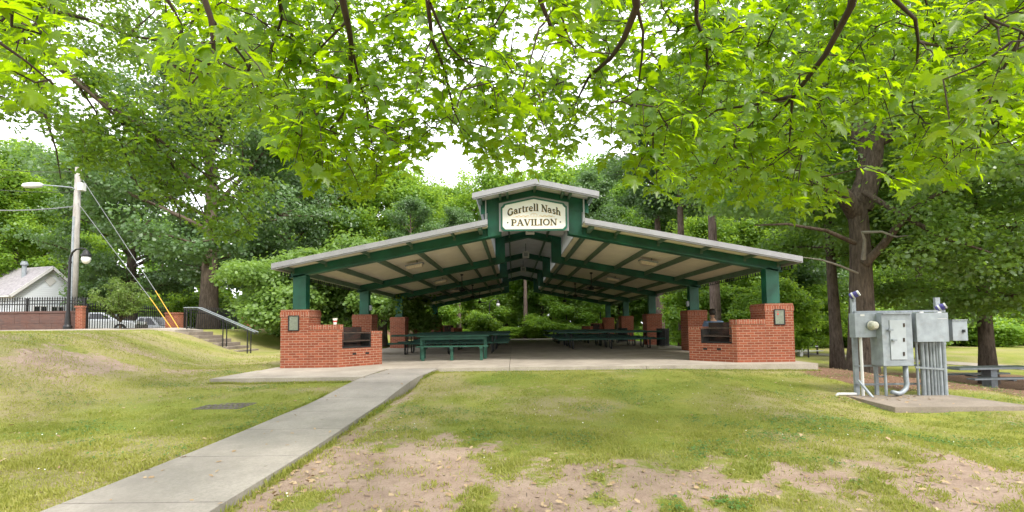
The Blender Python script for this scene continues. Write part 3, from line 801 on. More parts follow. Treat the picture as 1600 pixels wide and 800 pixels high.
# ------------------------------------------------------------------ tables under the roof
def long_table():
    r = thing('picnic_table', '', 'picnic table', (0, 0, 0)); Lh = 2.3
    m = MB()
    m.ab(-Lh, Lh, -.38, .38, .725, .755); m.ab(-Lh, Lh, -.385, -.36, .69, .7245); m.ab(-Lh, Lh, .36, .385, .69, .7245); m.obj('tabletop', 'green_dk', r, bevel=.008)
    for s in (-1, 1):
        m = MB(); m.ab(-Lh, Lh, s*.74-.14, s*.74+.14, .435, .46); m.ab(-Lh, Lh, s*.74-.145, s*.74-.125, .40, .4345); m.ab(-Lh, Lh, s*.74+.125, s*.74+.145, .40, .4345); m.obj('seat', 'green_dk', r, bevel=.006)
    for x in (-1.66, 0, 1.66):
        m = MB()
        for s in (-1, 1):
            m.tube([(x, s*.80, .40), (x, s*.80, .12), (x, s*.77, .045), (x, s*.70, .022), (x, s*.42, .022), (x, s*.35, .045), (x, s*.32, .12), (x, s*.27, .69)], .022, 7)
            m.tube([(x+.0, s*.66, .40), (x, s*.60, .03)], .018, 6)
        m.tube([(x, -.86, .405), (x, .86, .405)], .02, 7)
        m.obj('leg', 'black', r)
    return r
lt0 = long_table(); first = True
ORD = ['front', 'second', 'third', 'rearmost']
for sd, nm, xs, ys in ((-1, 'left', -2.5, (18.2, 20.9, 23.8, 26.8)), (1, 'right', 4.25, (20.55, 23.2, 26.4, 29.4))):
    for k, y in enumerate(ys):
        o = lt0 if first else copy_tree(lt0); first = False
        o.location = (xs+.05*math.sin(k*2.1), y, .003); o.rotation_euler = (0, 0, .006*(k-1.5))
        o['label'] = f'{ORD[k]} long dark green picnic table of the {nm} row inside the pavilion'; o['group'] = 'long green picnic tables under the roof'
st = thing('serving_table', 'green wooden serving table at the front left inside the pavilion', 'table', (-1.98, 15.15, 0))
m = MB(); 
for i in range(4): m.ab(-1.17-1.98, 1.17-1.98, 14.80+i*.176, 14.80+i*.176+.168, .735, .775)
m.obj('tabletop', 'green_wood', st, bevel=.004)
m = MB(); m.ab(-3.02, -.94, 14.86, 14.895, .64, .734); m.ab(-3.02, -.94, 15.42, 15.455, .64, .734); m.obj('apron', 'green_wood', st)
for x in (-3.02, -.94):
    for y in (14.93, 15.385):
        m = MB(); m.ab(x-.045, x+.045, y-.033, y+.033, .002, .734); m.obj('leg', 'green_wood', st, bevel=.004)
bn = thing('wooden_bench', 'green wooden bench in front of the serving table inside the pavilion', 'bench', (-1.95, 14.35, 0))
m = MB(); m.ab(-3.05, -.80, 14.20, 14.345, .425, .465); m.ab(-3.05, -.80, 14.355, 14.5, .425, .465); m.obj('seat', 'green_wood', bn, bevel=.004)
for x in (-2.86, -1.95, -1.02):
    m = MB(); m.ab(x-.045, x+.045, 14.31, 14.39, .002, .36); m.ab(x-.05, x+.05, 14.2, 14.5, .361, .424); m.obj('leg', 'green_wood', bn, bevel=.004)
def trash_can(loc, label):
    r = thing('trash_can', label, 'trash can', loc)
    x, y, z = loc; m = MB()
    for i in range(22):
        a = 2*math.pi*i/22; c, s = math.cos(a), math.sin(a)
        m.box((x+.27*c, y+.27*s, z+.45), (.012, .045, .80), a)
    m.lathe([(.285, 0), (.285, .03), (.265, .03), (.265, .0)], (x, y, z+.08), 22); m.lathe([(.285, 0), (.285, .04), (.262, .04), (.262, 0)], (x, y, z+.80), 22)
    m.obj('slats', 'black', r)
    m = MB(); m.lathe([(.24, .05), (.25, .80), (.23, .80), (.22, .06)], (x, y, z), 18); m.obj('liner', 'rubber', r)
    return r
trash_can((6.86, 21.0, .003), 'black slatted trash can beside the third right brick pier')
trash_can((6.35, 26.6, .003), 'dark trash can partly hidden behind the right row of tables')
# foam cup on the left barbecue
cx, cy_ = PX-HALF+1.40, YF+.2
cu = thing('foam_cup', 'white foam cup with red print on the left barbecue wall', 'cup', (cx, cy_, WALLH))
m = MB(); m.lathe([(.042, .001), (.062, .165), (.066, .168), (.066, .175), (.058, .175), (.04, .01)], (cx, cy_, WALLH), 18); m.obj('body', 'cup', cu, smooth=False)
m = MB(); m.lathe([(.0525, .07), (.0575, .11), (.0565, .11), (.0515, .07)], (cx, cy_, WALLH), 18); m.obj('print_band', 'red', cu)

# ------------------------------------------------------------------ electrical rack on the pad
EY = 9.05; PADZ = float(PADZ0)
er = thing('electrical_rack', 'grey electrical rack with meter, cabinets and conduits on a concrete pad', 'electrical rack', tuple(gz(1405, 618, PADZ)))
A = lambda u, v, dy=0.: at(u, v, EY+dy)
def front_box(m, u0, u1, v0, v1, y0, depth):
    """box whose front face covers the given window at distance y0 and that reaches back by depth"""
    a = at(u0, v1, y0); b = at(u1, v0, y0); m.ab(a.x, b.x, y0, y0+depth, a.z, b.z); return a, b
def cyl(m, u, v0, v1, y, r, n=10, ub=None):
    a = at(u, v0, y); g = at(ub if ub else u, v1, y); m.tube([(a.x, y, a.z), (a.x, y, max(PADZ-.02, g.z))], r, n)
def vbar(m, u, v0, v1, y, w, dd):
    a = at(u, v0, y); b = at(u, v1, y); m.ab(a.x-w/2, a.x+w/2, y-dd/2, y+dd/2, max(PADZ-.02, b.z), a.z)
m = MB(); vbar(m, 1332, 465, 622, EY+.06, .085, .05); m.obj('post', 'galv', er)
m = MB(); vbar(m, 1463, 465, 622, EY+.06, .09, .05); m.obj('post', 'galv', er)
m = MB(); vbar(m, 1366, 528, 622, EY+.05, .06, .045); m.obj('post', 'galv', er)
zr = at(1400, 487, EY).z; xl, xr = at(1330, 487, EY).x, at(1470, 487, EY).x
for i, (v, hh) in enumerate(((487, .045), (571, .035), (600, .035))):
    m = MB(); p = at(1400, v, EY+.02); xa = at(1336, v, EY).x; xb = at(1478, v, EY).x
    m.ab(xa, xb, EY+.008, EY+.034, p.z-hh/2, p.z+hh/2)
    for j in range(22): m.ab(xa+.02+(xb-xa-.04)*j/22, xa+.05+(xb-xa-.04)*j/22, EY+.004, EY+.0075, p.z-.008, p.z+.008)
    m.obj('rail', 'galv_dk', er)
m = MB(); a, b = front_box(m, 1337, 1371, 489, 527.5, EY-.16, .16); mb_ = m.obj('meter_box', 'galv', er, bevel=.008)
m = MB(); c_ = at(1361, 508.5, EY-.16); m.lathe([(.092, 0), (.092, .03), (.08, .035), (.078, .10), (.05, .13), (0.005, .135)], c_, 20, (0, -1, 0)); me_ = m.obj('meter', 'meter_glass', mb_)
m = MB(); m.lathe([(.098, 0), (.098, .02)], (c_.x, c_.y-.001, c_.z), 20, (0, -1, 0)); m.obj('meter_ring', 'galv_dk', mb_)
m = MB(); c2 = at(1346.5, 491.5, EY-.16); m.ab(c2.x-.03, c2.x+.05, EY-.1635, EY-.161, c2.z-.03, c2.z+.005); m.obj('sticker', 'white', mb_)
m = MB(); front_box(m, 1381, 1424, 490.5, 572, EY-.30, .30); cb = m.obj('cabinet', 'galv', er, bevel=.006)
m = MB(); front_box(m, 1379.5, 1424.5, 488.5, 491, EY-.33, .34); m.obj('rain_hood', 'galv', cb)
m = MB(); front_box(m, 1393, 1414.5, 500, 562, EY-.315, .013); dr_ = m.obj('door', 'door_grey', cb, bevel=.003)
for (u, v) in ((1393, 515.5), (1399, 531.5)):
    m = MB(); front_box(m, u-3.4, u+3.0, v-1.4, v+1.4, EY-.36, .044); m.obj('handle', 'galv_dk', cb)
for v in (508, 531, 553):
    m = MB(); front_box(m, 1412, 1414, v-3, v+3, EY-.325, .009); m.obj('hinge', 'rust', cb)
m = MB(); front_box(m, 1372, 1377, 520, 526, EY-.16, .05); m.obj('coupling', 'galv_dk', er)
m = MB(); front_box(m, 1426, 1431, 511, 516, EY-.16, .05); m.obj('coupling', 'galv_dk', er)
m = MB(); front_box(m, 1433.5, 1481, 488.5, 534.5, EY-.30, .32); jb = m.obj('junction_box', 'galv', er, bevel=.007)
m = MB(); front_box(m, 1438, 1443, 486.8, 489, EY-.28, .03); front_box(m, 1466, 1471, 486.8, 489, EY-.28, .03); front_box(m, 1465, 1480, 497.5, 498.2, EY-.303, .002); m.obj('clip', 'white', jb)
m = MB(); front_box(m, 1489.5, 1511, 501, 532.5, EY-.22, .26); sbx = m.obj('switch_box', 'galv', er, bevel=.006)
m = MB(); front_box(m, 1488, 1512, 499, 501, EY-.235, .28); m.obj('hood', 'galv_dk', sbx)
m = MB(); front_box(m, 1505.5, 1508.5, 515, 519.5, EY-.245, .024); m.obj('latch', 'black', sbx)
m = MB(); front_box(m, 1478, 1489, 503, 506, EY-.1, .05); m.obj('coupling', 'galv_dk', er)
CU = [(1431, .022), (1439.5, .040), (1446.6, .030), (1452.6, .026), (1457.4, .026), (1462, .026), (1466.8, .030), (1473, .040)]
for i, (u, r_) in enumerate(CU):
    m = MB(); cyl(m, u, 533, 622, EY-.14+.02*(i % 2), r_, 10); p = at(u, 537, EY-.14+.02*(i % 2)); m.lathe([(r_*1.25, 0), (r_*1.25, .05)], (p.x, p.y, p.z-.02), 10)
    m.obj('conduit', 'galv_dk' if i < 6 else 'galv', er)
m = MB(); a = at(1431, 574, EY-.2); b = at(1478, 577, EY-.2); m.bar((a.x, EY-.19, a.z), (b.x, EY-.19, b.z), .02, .035); m.obj('strap', 'galv_dk', er)
m = MB(); cyl(m, 1344.4, 527, 622, EY-.08, .026); m.obj('riser_pipe', 'white', er)
m = MB(); cyl(m, 1382.5, 571, 622, EY-.14, .024); m.obj('conduit', 'galv', er)
m = MB(); m.tube([at(u, v, EY-.15-dy) for u, v, dy in ((1414.5, 570, 0), (1415.5, 590, 0), (1417, 600, .0), (1415, 608, .03), (1409, 613.5, .06), (1403, 615, .08), (1394, 612.5, .1))], .042, 10); m.obj('bent_conduit', 'galv', er, smooth=True)
m = MB(); m.bar(at(1341, 594, EY-.05), at(1363.5, 621, EY-.28), .05, .03); m.obj('brace', 'galv', er)
m = MB(); a = at(1371, 584, EY-.1); m.tube([at(u, v, EY-.1) for u, v in ((1370, 580), (1371, 586), (1376, 589), (1383, 588))], .014, 6); m.obj('ground_wire', 'galv_dk', er)
for (u, v) in ((1334, 461), (1469, 480.5)):
    c_ = at(u, v, EY+.02); m = MB(); ax = Vector((.55, -.55, .35)).normalized()
    m.lathe([(.05, -.07), (.062, -.06), (.062, .05), (.052, .07)], c_, 14, ax); fl = m.obj('flood_lamp', 'blue', er)
    m = MB(); m.lathe([(.060, .0), (.060, .025)], c_+ax*.071, 14, ax); m.lathe([(.0635, 0), (.0635, .03)], c_-ax*.03, 14, ax); m.obj('lamp_rim', 'white', fl)
    m = MB(); m.tube([c_-Vector((0, 0, .13)), c_], .02, 6); m.obj('bracket', 'galv_dk', er)
p0 = gz(1307, 615.5, PADZ+.03); p1 = gz(1338, 615.5, PADZ+.03)
wp = thing('white_pipe', 'white plastic pipe lying on the ground left of the electrical rack', 'pipe', (p0.x, p0.y, PADZ))
m = MB(); m.tube([(p0.x, p0.y-.01, PADZ-.06), (p0.x, p0.y, PADZ+.0), (p0.x+.03, p0.y, PADZ+.03), (p1.x, p1.y, PADZ+.03)], .026, 10); m.obj('pipe', 'white', wp, smooth=True)

# ------------------------------------------------------------------ other furniture outside
def pedestal_table(loc, rz, label, mat, top_l=2.6, h=.76):
    r = thing('pedestal_table', label, 'picnic table', (0, 0, 0)); m = MB()
    m.ab(-top_l/2, top_l/2, -.37, .37, h-.07, h); m.obj('tabletop', mat, r, bevel=.012)
    for s in (-1, 1):
        m = MB(); m.ab(-top_l/2, top_l/2, s*.72-.14, s*.72+.14, .40, .455); m.obj('seat', mat, r, bevel=.01)
    m = MB(); m.ab(-.12, .12, -.16, .16, -.15, h-.071); m.obj('pedestal', mat, r)
    m = MB(); m.bar((0, -.80, .37), (0, .80, .37), .10, .055); m.obj('seat_arm', mat, r)
    r.location = loc; r.rotation_euler = (0, 0, rz); return r
Yg = 16.4; p = at(1546, 588, Yg)
pedestal_table((p.x, p.y, gh(p.x, p.y)), .05, 'grey single post picnic table under the trees right of the electrical rack', 'galv_dk', 3.0)
p = at(1250, 552, 34.5)
pedestal_table((p.x, p.y, gh(p.x, p.y)), .1, 'white picnic table on the lawn just past the right front barbecue', 'white', 2.4)
p = at(846, 521, 41.0)
pedestal_table((p.x, p.y, gh(p.x, p.y)), .0, 'white picnic table behind the far end of the pavilion', 'white', 2.4, .85)
p = at(1000, 526, 38.6)
pedestal_table((p.x, p.y, gh(p.x, p.y)), .3, 'white picnic table behind the pavilion half hidden by the right row of tables', 'white', 2.0)
p = at(1263, 550, 33.0)
gr = thing('park_grill', 'black charcoal grill on a post past the right front barbecue', 'grill', (p.x, p.y, gh(p.x, p.y)))
z0 = gh(p.x, p.y); m = MB(); m.tube([(p.x, p.y, z0-.1), (p.x, p.y, z0+.80)], .05, 8); m.obj('post', 'black', gr)
m = MB(); m.ab(p.x-.36, p.x+.36, p.y-.25, p.y+.25, z0+.80, z0+.84); m.ab(p.x-.36, p.x-.33, p.y-.25, p.y+.25, z0+.841, z0+1.06); m.ab(p.x+.33, p.x+.36, p.y-.25, p.y+.25, z0+.841, z0+1.06); m.ab(p.x-.329, p.x+.329, p.y+.22, p.y+.25, z0+.841, z0+1.06); m.obj('firebox', 'black', gr)
m = MB()
for i in range(9): m.bar((p.x-.32+.08*i, p.y-.25, z0+.98), (p.x-.32+.08*i, p.y+.21, z0+.98), .014, .014)
m.obj('grate', 'rust', gr)
# storm drain in the grass left of the walk
c_ = gz(352, 634.5, -.2); zd = -.203
dg = thing('drain_grate', 'iron storm drain grate set in the grass left of the walk', 'drain grate', (c_.x, c_.y, zd))
m = MB()
for a in range(9): m.ab(c_.x-.36+.09*a-.014, c_.x-.36+.09*a+.014, c_.y-.25, c_.y+.25, zd-.02, zd+.008)
for b in (-.25, -.08, .08, .25): m.ab(c_.x-.375, c_.x+.375, c_.y+b-.014, c_.y+b+.014, zd-.016, zd+.012)
m.obj('bars', 'iron', dg)
m = MB(); m.ab(c_.x-.41, c_.x+.41, c_.y-.29, c_.y+.29, zd-.08, zd-.021); m.obj('pit', 'rust', dg)

# ------------------------------------------------------------------ steps and handrail
st_ = thing('concrete_steps', 'short flight of concrete steps down the grass bank beside a handrail', 'steps', (-13.9, 20.3, 1.1))
for i in range(7):
    m = MB(); x0 = -14.7+.43*i+(0 if i == 0 else .2); z = .97-.165*i
    m.ab(x0, -14.7+.43*(i+1)+.2, 19.7, 21.3, z-.5, z); m.obj('step', 'concrete_pad', st_, bevel=.01)
hr = thing('handrail', 'black double handrail with pale top rail beside the concrete steps', 'handrail', (-12.5, 19.75, .5))
def rail_at(u, v, y): return at(u, v, y)
for dy in (0., .26):
    top = [(-14.35, 2.03), (-13.75, 2.03), (-11.22, .92)]
    y = 19.75+dy
    m = MB(); m.tube([(x, y, z) for x, z in top], .021, 8); m.obj('top_rail', 'galv_dk', hr)
    m = MB(); m.tube([(x, y, z-.09) for x, z in top], .016, 6); m.obj('lower_rail', 'black', hr)
    for x, zt2, zg in ((-14.2, 2.0, 1.1), (-12.62, 1.52, .3), (-11.55, 1.04, -.1)):
        m = MB(); m.tube([(x, y, zg), (x, y, zt2)], .024, 8); m.obj('post', 'black', hr)

# ------------------------------------------------------------------ person seated beyond the right barbecue
sx, sy = at(1115, 500, 15.6).x, 15.6
bh = thing('park_bench', 'low green bench under the seated person between the right brick piers', 'bench', (sx, sy, 0))
m = MB(); m.ab(sx-.7, sx+.7, sy-.20, sy+.20, .455, .50); m.obj('seat', 'green_wood', bh, bevel=.005)
for x in (-.55, .55):
    m = MB(); m.ab(sx+x-.04, sx+x+.04, sy-.16, sy+.16, .002, .4545); m.obj('leg', 'green_wood', bh)
def skinned(name, pts, edges, rad, mat, parent, sub=2):
    me = bpy.data.meshes.new(name); me.from_pydata([tuple(p) for p in pts], edges, [])
    o = bpy.data.objects.new(name, me); COL.objects.link(o)
    o.modifiers.new('s', 'SKIN'); sm = o.modifiers.new('d', 'SUBSURF'); sm.levels = sub; sm.render_levels = sub
    for i, r_ in enumerate(rad):
        v = me.skin_vertices[0].data[i]; v.radius = r_ if isinstance(r_, tuple) else (r_, r_); v.use_root = (i == 0)
    dg_ = bpy.context.evaluated_depsgraph_get(); ev = o.evaluated_get(dg_)
    m2 = bpy.data.meshes.new_from_object(ev); m2.name = name; bpy.data.objects.remove(o)
    m2.materials.clear(); m2.materials.append(MAT[mat])
    for p_ in m2.polygons: p_.use_smooth = True
    o = bpy.data.objects.new(name, m2); COL.objects.link(o); o.parent = parent
    return o
pe = thing('person', 'person with short dark hair and blue shirt seated facing away past the right barbecue', 'person', (sx, sy, .50))
# body, local to the seat, facing +Y; seat plane z = 0
bp = [(0, -.02, .10), (0, -.03, .26), (0, -.01, .42), (0, .03, .53), (0, .045, .61), (0, .06, .68),
      (.10, .05, .07), (.13, .46, .05), (.13, .50, -.38), (.14, .60, -.46),
      (-.10, .05, .07), (-.13, .46, .05), (-.13, .50, -.38), (-.14, .60, -.46),
      (.19, .02, .50), (.25, .12, .26), (.15, .36, .16), (.12, .44, .14),
      (-.19, .02, .50), (-.25, .12, .26), (-.15, .36, .16), (-.12, .44, .14)]
be = [(0, 1), (1, 2), (2, 3), (3, 4), (4, 5), (0, 6), (6, 7), (7, 8), (8, 9), (0, 10), (10, 11), (11, 12), (12, 13),
      (3, 14), (14, 15), (15, 16), (16, 17), (3, 18), (18, 19), (19, 20), (20, 21)]
br = [(.15, .11), (.14, .10), (.15, .10), (.10, .07), .06, .06, .10, .075, .055, .04, .10, .075, .055, .04, .06, .05, .038, .03, .06, .05, .038, .03]
skinned('body', bp, be, br, 'skin', pe)
m = MB(); m.lathe([(.004, -.125), (.05, -.11), (.075, -.05), (.088, .02), (.088, .07), (.065, .12), (.004, .14)], (sx, sy+.08, .5+.80), 16); hd = m.obj('head', 'skin', pe, smooth=True)
m = MB(); m.lathe([(.012, .0), (.02, -.02), (.004, -.045)], (sx, sy+.175, 1.31), 8, (0, 1, .2)); m.lathe([(.02, 0), (.02, .02)], (sx-.09, sy+.07, 1.30), 8, (1, 0, 0)); m.lathe([(.02, 0), (.02, .02)], (sx+.07, sy+.07, 1.30), 8, (1, 0, 0)); m.obj('nose_and_ears', 'skin', hd)
m = MB(); m.lathe([(.085, -.05), (.096, .02), (.096, .075), (.07, .132), (.004, .152)], (sx, sy+.068, 1.30), 16); m.obj('hair', 'hair', pe, smooth=True)
sp_ = [(0, -.02, .08), (0, -.03, .26), (0, -.01, .42), (0, .03, .57), (.20, .02, .50), (.255, .12, .28), (-.20, .02, .50), (-.255, .12, .28)]
skinned('shirt', sp_, [(0, 1), (1, 2), (2, 3), (3, 4), (4, 5), (3, 6), (6, 7)], [(.20, .16), (.20, .15), (.23, .17), (.19, .14), .12, .085, .12, .085], 'shirt', pe)
jp = [(0, .0, .06), (.10, .06, .075), (.13, .47, .05), (.13, .50, -.36), (-.10, .06, .075), (-.13, .47, .05), (-.13, .50, -.36)]
skinned('trousers', jp, [(0, 1), (1, 2), (2, 3), (0, 4), (4, 5), (5, 6)], [(.17, .13), .115, .09, .07, .115, .09, .07], 'jeans', pe)
pe.scale = (1.12, 1.12, 1.12); pe.location.z = .505
# ------------------------------------------------------------------ trees
rs = np.random.RandomState(5)
def clump_leaves(C, rad, n, flat=.6, upb=.7):
    """n leaves round each clump centre: positions, normals, directions"""
    k = len(C); o = rs.normal(size=(k, n, 3)); o *= (np.abs(rs.normal(size=(k, n, 1)))*.35+.55)/np.maximum(np.linalg.norm(o, axis=2, keepdims=True), .2)
    r = (rad if hasattr(rad, '__len__') else np.full(k, rad))[:, None, None]
    P = C[:, None, :]+o*r*np.array([1, 1, flat])
    Nn = o*.6+rs.normal(size=(k, n, 3))*.55+np.array([0, 0, upb]); Dd = o+rs.normal(size=(k, n, 3))*.6+np.array([0, 0, -.25])
    return P.reshape(-1, 3), Nn.reshape(-1, 3), Dd.reshape(-1, 3)
def bez(p0, d0, L, curl, n=5, wob=.08):
    """limb: start, direction, length, vertical curl per step"""
    pts = [np.array(p0, float)]; d = np.array(d0, float); d /= np.linalg.norm(d)
    for i in range(n):
        d = d+np.array([rs.normal()*wob, rs.normal()*wob, curl]); d /= np.linalg.norm(d); pts.append(pts[-1]+d*L/n)
    return pts
def grow(h, r0, base, rx, limbs, up0=.25, up1=1.3, curl=-.02, lean=(0, 0), prof=None, subs=3, top=.92, offset=(0, 0)):
    m = MB(); tip = []
    tp = [np.array((lean[0]*t*h+.06*h*.1*math.sin(3*t+lean[0]*9), lean[1]*t*h, h*t*top)) for t in np.linspace(0, 1, 9)]
    tp[0] = tp[0]-np.array([0, 0, .4])
    rr = [r0*1.35]+[r0*(1-.93*t**1.15) for t in np.linspace(0, 1, 9)[1:]]
    m.tube(tp, rr, 10)
    for i in range(limbs):
        t = (i+.5)/limbs; z = base+(h*top*.97-base)*t
        f = z/(h*top); p = np.array([np.interp(f, np.linspace(0, 1, 9), [q[k] for q in tp]) for k in range(3)])
        az = i*2.4+rs.normal()*.4
        pf = prof(t) if prof else (math.sin(math.pi*min(1, (t*.85+.18)))**.7)
        L = rx*pf*rs.uniform(.75, 1.12); e = up0+(up1-up0)*t
        d = np.array([math.cos(az), math.sin(az), math.tan(min(1.35, e))*1.0]); d[:2] += np.array(offset)*.5
        ax = bez(p, d, max(.8, L/max(.45, math.cos(min(1.2, e)))*.85), curl)
        rl = max(.02, r0*.36*(1-.7*t)); m.tube(ax, [rl*(1-.88*k/5) for k in range(6)], 6, cap=False)
        tip += [ax[k]+rs.normal(size=3)*.25 for k in (2, 3, 4, 5)]
        for k in (2, 3, 4):
            for sd in (-1, 1):
                if rs.rand() > subs/3.: continue
                dd = ax[k+1]-ax[k]; dd /= np.linalg.norm(dd); sv = np.array([-dd[1], dd[0], 0])*sd*rs.uniform(.6, 1.1)+dd*.7+np.array([0, 0, rs.uniform(-.15, .3)])
                sx_ = bez(ax[k], sv, L*rs.uniform(.28, .5), curl*.7, 3)
                m.tube(sx_, [rl*.4, rl*.3, rl*.2, .012], 5, cap=False); tip += [sx_[2], sx_[3]]
    tip += [tp[-1]+np.array([0, 0, .3])]
    return m, np.array(tip)
def tree(name, m, tips, loc, mats, label, cat='tree', group=None, rad=.9, n=60, size=.2, T=T_CLUMP, flat=.6, jit=.25, dup_t=1, upb=.7):
    r = thing(name, label, cat, (0, 0, 0), group)
    m.obj('trunk', mats[0], r, smooth=True)
    C = np.concatenate([tips+rs.normal(size=tips.shape)*jit*(1 if i else .3) for i in range(dup_t)])
    P, N, D = clump_leaves(C, rad*rs.uniform(.65, 1.25, len(C)), n, flat, upb)
    tint = np.clip(np.repeat(rs.rand(len(C)), n)*.55+rs.rand(len(P))*.45, 0, 1)
    me = scatter('crown', T, P, N, D, size*rs.uniform(.7, 1.3, len(P)), mats[1], tint)
    o = bpy.data.objects.new('crown', me); COL.objects.link(o); o.parent = r
    r.location = loc; return r
def plc(u, Y): 
    p = at(u, 500, Y); return (p.x, Y, gh(p.x, Y)-.05)
# kinds that stand alone -------------------------------------------------
m, t = grow(17.6, .62, 3.6, 7.6, 26, .15, 1.25, -.015)
dk = tree('oak_tree', m, t, plc(325, 31), ('bark', 'leaf_dark'), 'big dark green spreading tree behind the handrail and iron fence', rad=.9, n=80, size=.2, flat=.42, dup_t=2, jit=.55)
place_copy(dk, plc(448, 41), 'dark green tree rising between the big spreading tree and the pavilion roof', 2.1, (.85, .85, .98))
place_copy(dk, plc(205, 38), 'dark green tree behind the utility pole guy wires', 4.0, (.8, .8, .92))
m, t = grow(5.4, .33, 1.5, 4.0, 14, .05, .9, -.04, offset=(-.5, -.1))
tree('leafy_tree', m, t, plc(597, 26.5), ('bark', 'leaf_pale'), 'low pale green spreading tree just left of the pavilion', rad=.8, n=100, size=.17, flat=.5, dup_t=2)
m, t = grow(4.8, .25, .9, 3.5, 14, .05, .9, -.04)
tree('leafy_tree', m, t, plc(480, 25.0), ('bark', 'leaf_pale'), 'rounded pale green tree left of the pavilion by the iron fence end', rad=.8, n=90, size=.17, flat=.5, dup_t=2)
m, t = grow(16.5, .4, 2.2, 5.6, 22, .2, 1.2, .0)
br0 = tree('leafy_tree', m, t, plc(18, 44), ('bark', 'leaf_bright'), 'bright green tree behind the white house at the left edge', rad=.85, n=65, size=.22, dup_t=2, jit=.55)
place_copy(br0, plc(60, 60), 'tall bright green tree farther back behind the house roof', 5.1, (1.2, 1.2, 1.5), 'bright green trees behind the house')
place_copy(br0, plc(95, 52), 'bright green tree behind the house chimney and street lamp', 1.3, (1.05, 1.05, 1.08), 'bright green trees behind the house')
place_copy(br0, plc(-70, 40), 'bright green tree past the left end of the brick wall', 2.6, (1, 1, 1.1), 'bright green trees behind the house')
br0['group'] = 'bright green trees behind the house'
# wood behind the pavilion ------------------------------------------------
m, t = grow(16, .30, 2.6, 4.4, 20, .2, 1.2, .0)
fa = tree('forest_tree', m, t, (0, 0, 0), ('bark', 'leaf_mid'), '', rad=.8, n=60, size=.22, dup_t=2, jit=.6)
m, t = grow(18, .30, 4.5, 4.0, 20, .3, 1.3, .0, lean=(.02, .0))
fb = tree('forest_tree', m, t, (0, 0, 0), ('bark_pine', 'leaf_dark'), '', rad=.75, n=55, size=.21, dup_t=2, jit=.6)
m, t = grow(14, .20, 1.8, 4.2, 18, .1, 1.2, -.01)
fc = tree('forest_tree', m, t, (0, 0, 0), ('bark', 'leaf_bright'), '', rad=.75, n=60, size=.2, dup_t=2, jit=.6)
m, t = grow(23, .36, 11.5, 3.6, 18, .0, 1.2, -.01, lean=(-.006, 0))
fp = tree('pine_tree', m, t, (0, 0, 0), ('bark_pine', 'leaf_dark'), '', rad=.8, n=80, size=.22, T=T_RHOMB)
m, t = grow(6.0, .07, 1.0, 2.2, 14, .1, 1.1, -.01)
fs = tree('young_tree', m, t, (0, 0, 0), ('bark', 'leaf_bright'), '', rad=.6, n=70, size=.17)
m, t = grow(1.9, .05, .15, 1.3, 14, .2, 1.2, 0)
sh = tree('shrub', m, t, (0, 0, 0), ('twig', 'leaf_bright'), '', 'shrub', rad=.45, n=75, size=.13)
used = set()
def put(proto, u, Y, sc, label, group):
    loc = plc(u, Y); rz = (u*12.7+Y*3.1) % 6.28
    if proto.name not in used:
        used.add(proto.name); proto.location = loc; proto.rotation_euler = (0, 0, rz); proto.scale = sc if hasattr(sc, '__len__') else (sc,)*3
        proto['label'] = label; proto['group'] = group; return proto
    return place_copy(proto, loc, label, rz, sc, group)
GW = 'trees of the wood behind the pavilion'
for i, (pr, u, Y, sc, lab) in enumerate((
    (fc, 560, 43, 1.15, 'mid green tree of the wood showing above the left pavilion eave'),
    (fc, 610, 47, 1.22, 'bright green tree of the wood above the left roof slope'),
    (fc, 655, 46, 1.12, 'bright green tree of the wood behind the fourth left pier'),
    (fb, 872, 52, .80, 'ivy green tree right of the middle of the far opening'),
    (fa, 848, 50, .82, 'green tree standing deeper in the wood behind the far opening'),
    (fb, 920, 43, .88, 'dark trunked tree behind the far right brick barbecue'),
    (fa, 965, 48, 1.0, 'green tree of the wood behind the fourth right pier'),
    (fc, 690, 56, 1.36, 'bright green tree top seen left of the raised ridge roof'), (fc, 790, 55, 1.44, 'bright green tree top just left of the roof apex'),
    (fc, 862, 54, 1.48, 'bright green tree top just right of the roof apex'), (fa, 930, 55, 1.4, 'green tree top right of the raised ridge roof'),
    (fa, 1010, 50, 1.15, 'tall green tree of the wood above the right side of the sign'),
    (fb, 1075, 47, 1.15, 'tall dark tree of the wood above the right roof slope'),
    (fa, 1150, 44, 1.2, 'tall green tree of the wood above the right pavilion eave'),
    (fc, 1105, 38, .85, 'bright green tree seen between the second and first right piers'),
    (fc, 1175, 36, .8, 'bright green tree behind the right front column'),
    (fc, 510, 50, 1.28, 'green tree of the wood left of the pavilion roof'),
    (fb, 1215, 40, 1.15, 'tall dark tree just right of the right pavilion eave'),
)): put(pr, u, Y, sc, lab, GW)
for u, Y, sx_, lab in ((821, 40.2, .46, 'pale straight trunk in the middle of the far opening'), (872, 43, .62, 'thick ivy covered trunk right of the pale trunk in the far opening'),
                      (919, 42, .55, 'straight trunk left of the far right column'), (772, 43.5, .5, 'trunk just right of the lamp post behind the left tables'),
                      (717, 42, .5, 'trunk behind the far left barbecue'), (642, 38.5, .5, 'trunk between the third and fourth left piers')):
    put(fp, u, Y, (sx_*1.3, sx_*1.3, .56), lab, 'bare trunked trees behind the pavilion')
for u, Y, sc, lab in ((1119, 27, 1.0, 'straight bare pine trunk between the right front piers'), (1067, 31, 1.0, 'pine trunk behind the second right column'),
                      (1031, 34, 1.0, 'pine trunk just right of the third right pier'), (1056, 48, 1.15, 'tall pine rising above the right roof slope'),
                      (951, 52, 1.0, 'pine rising above the roof just right of the sign')):
    put(fp, u, Y, (sc, sc, sc*.9), lab, 'pines right of the pavilion')
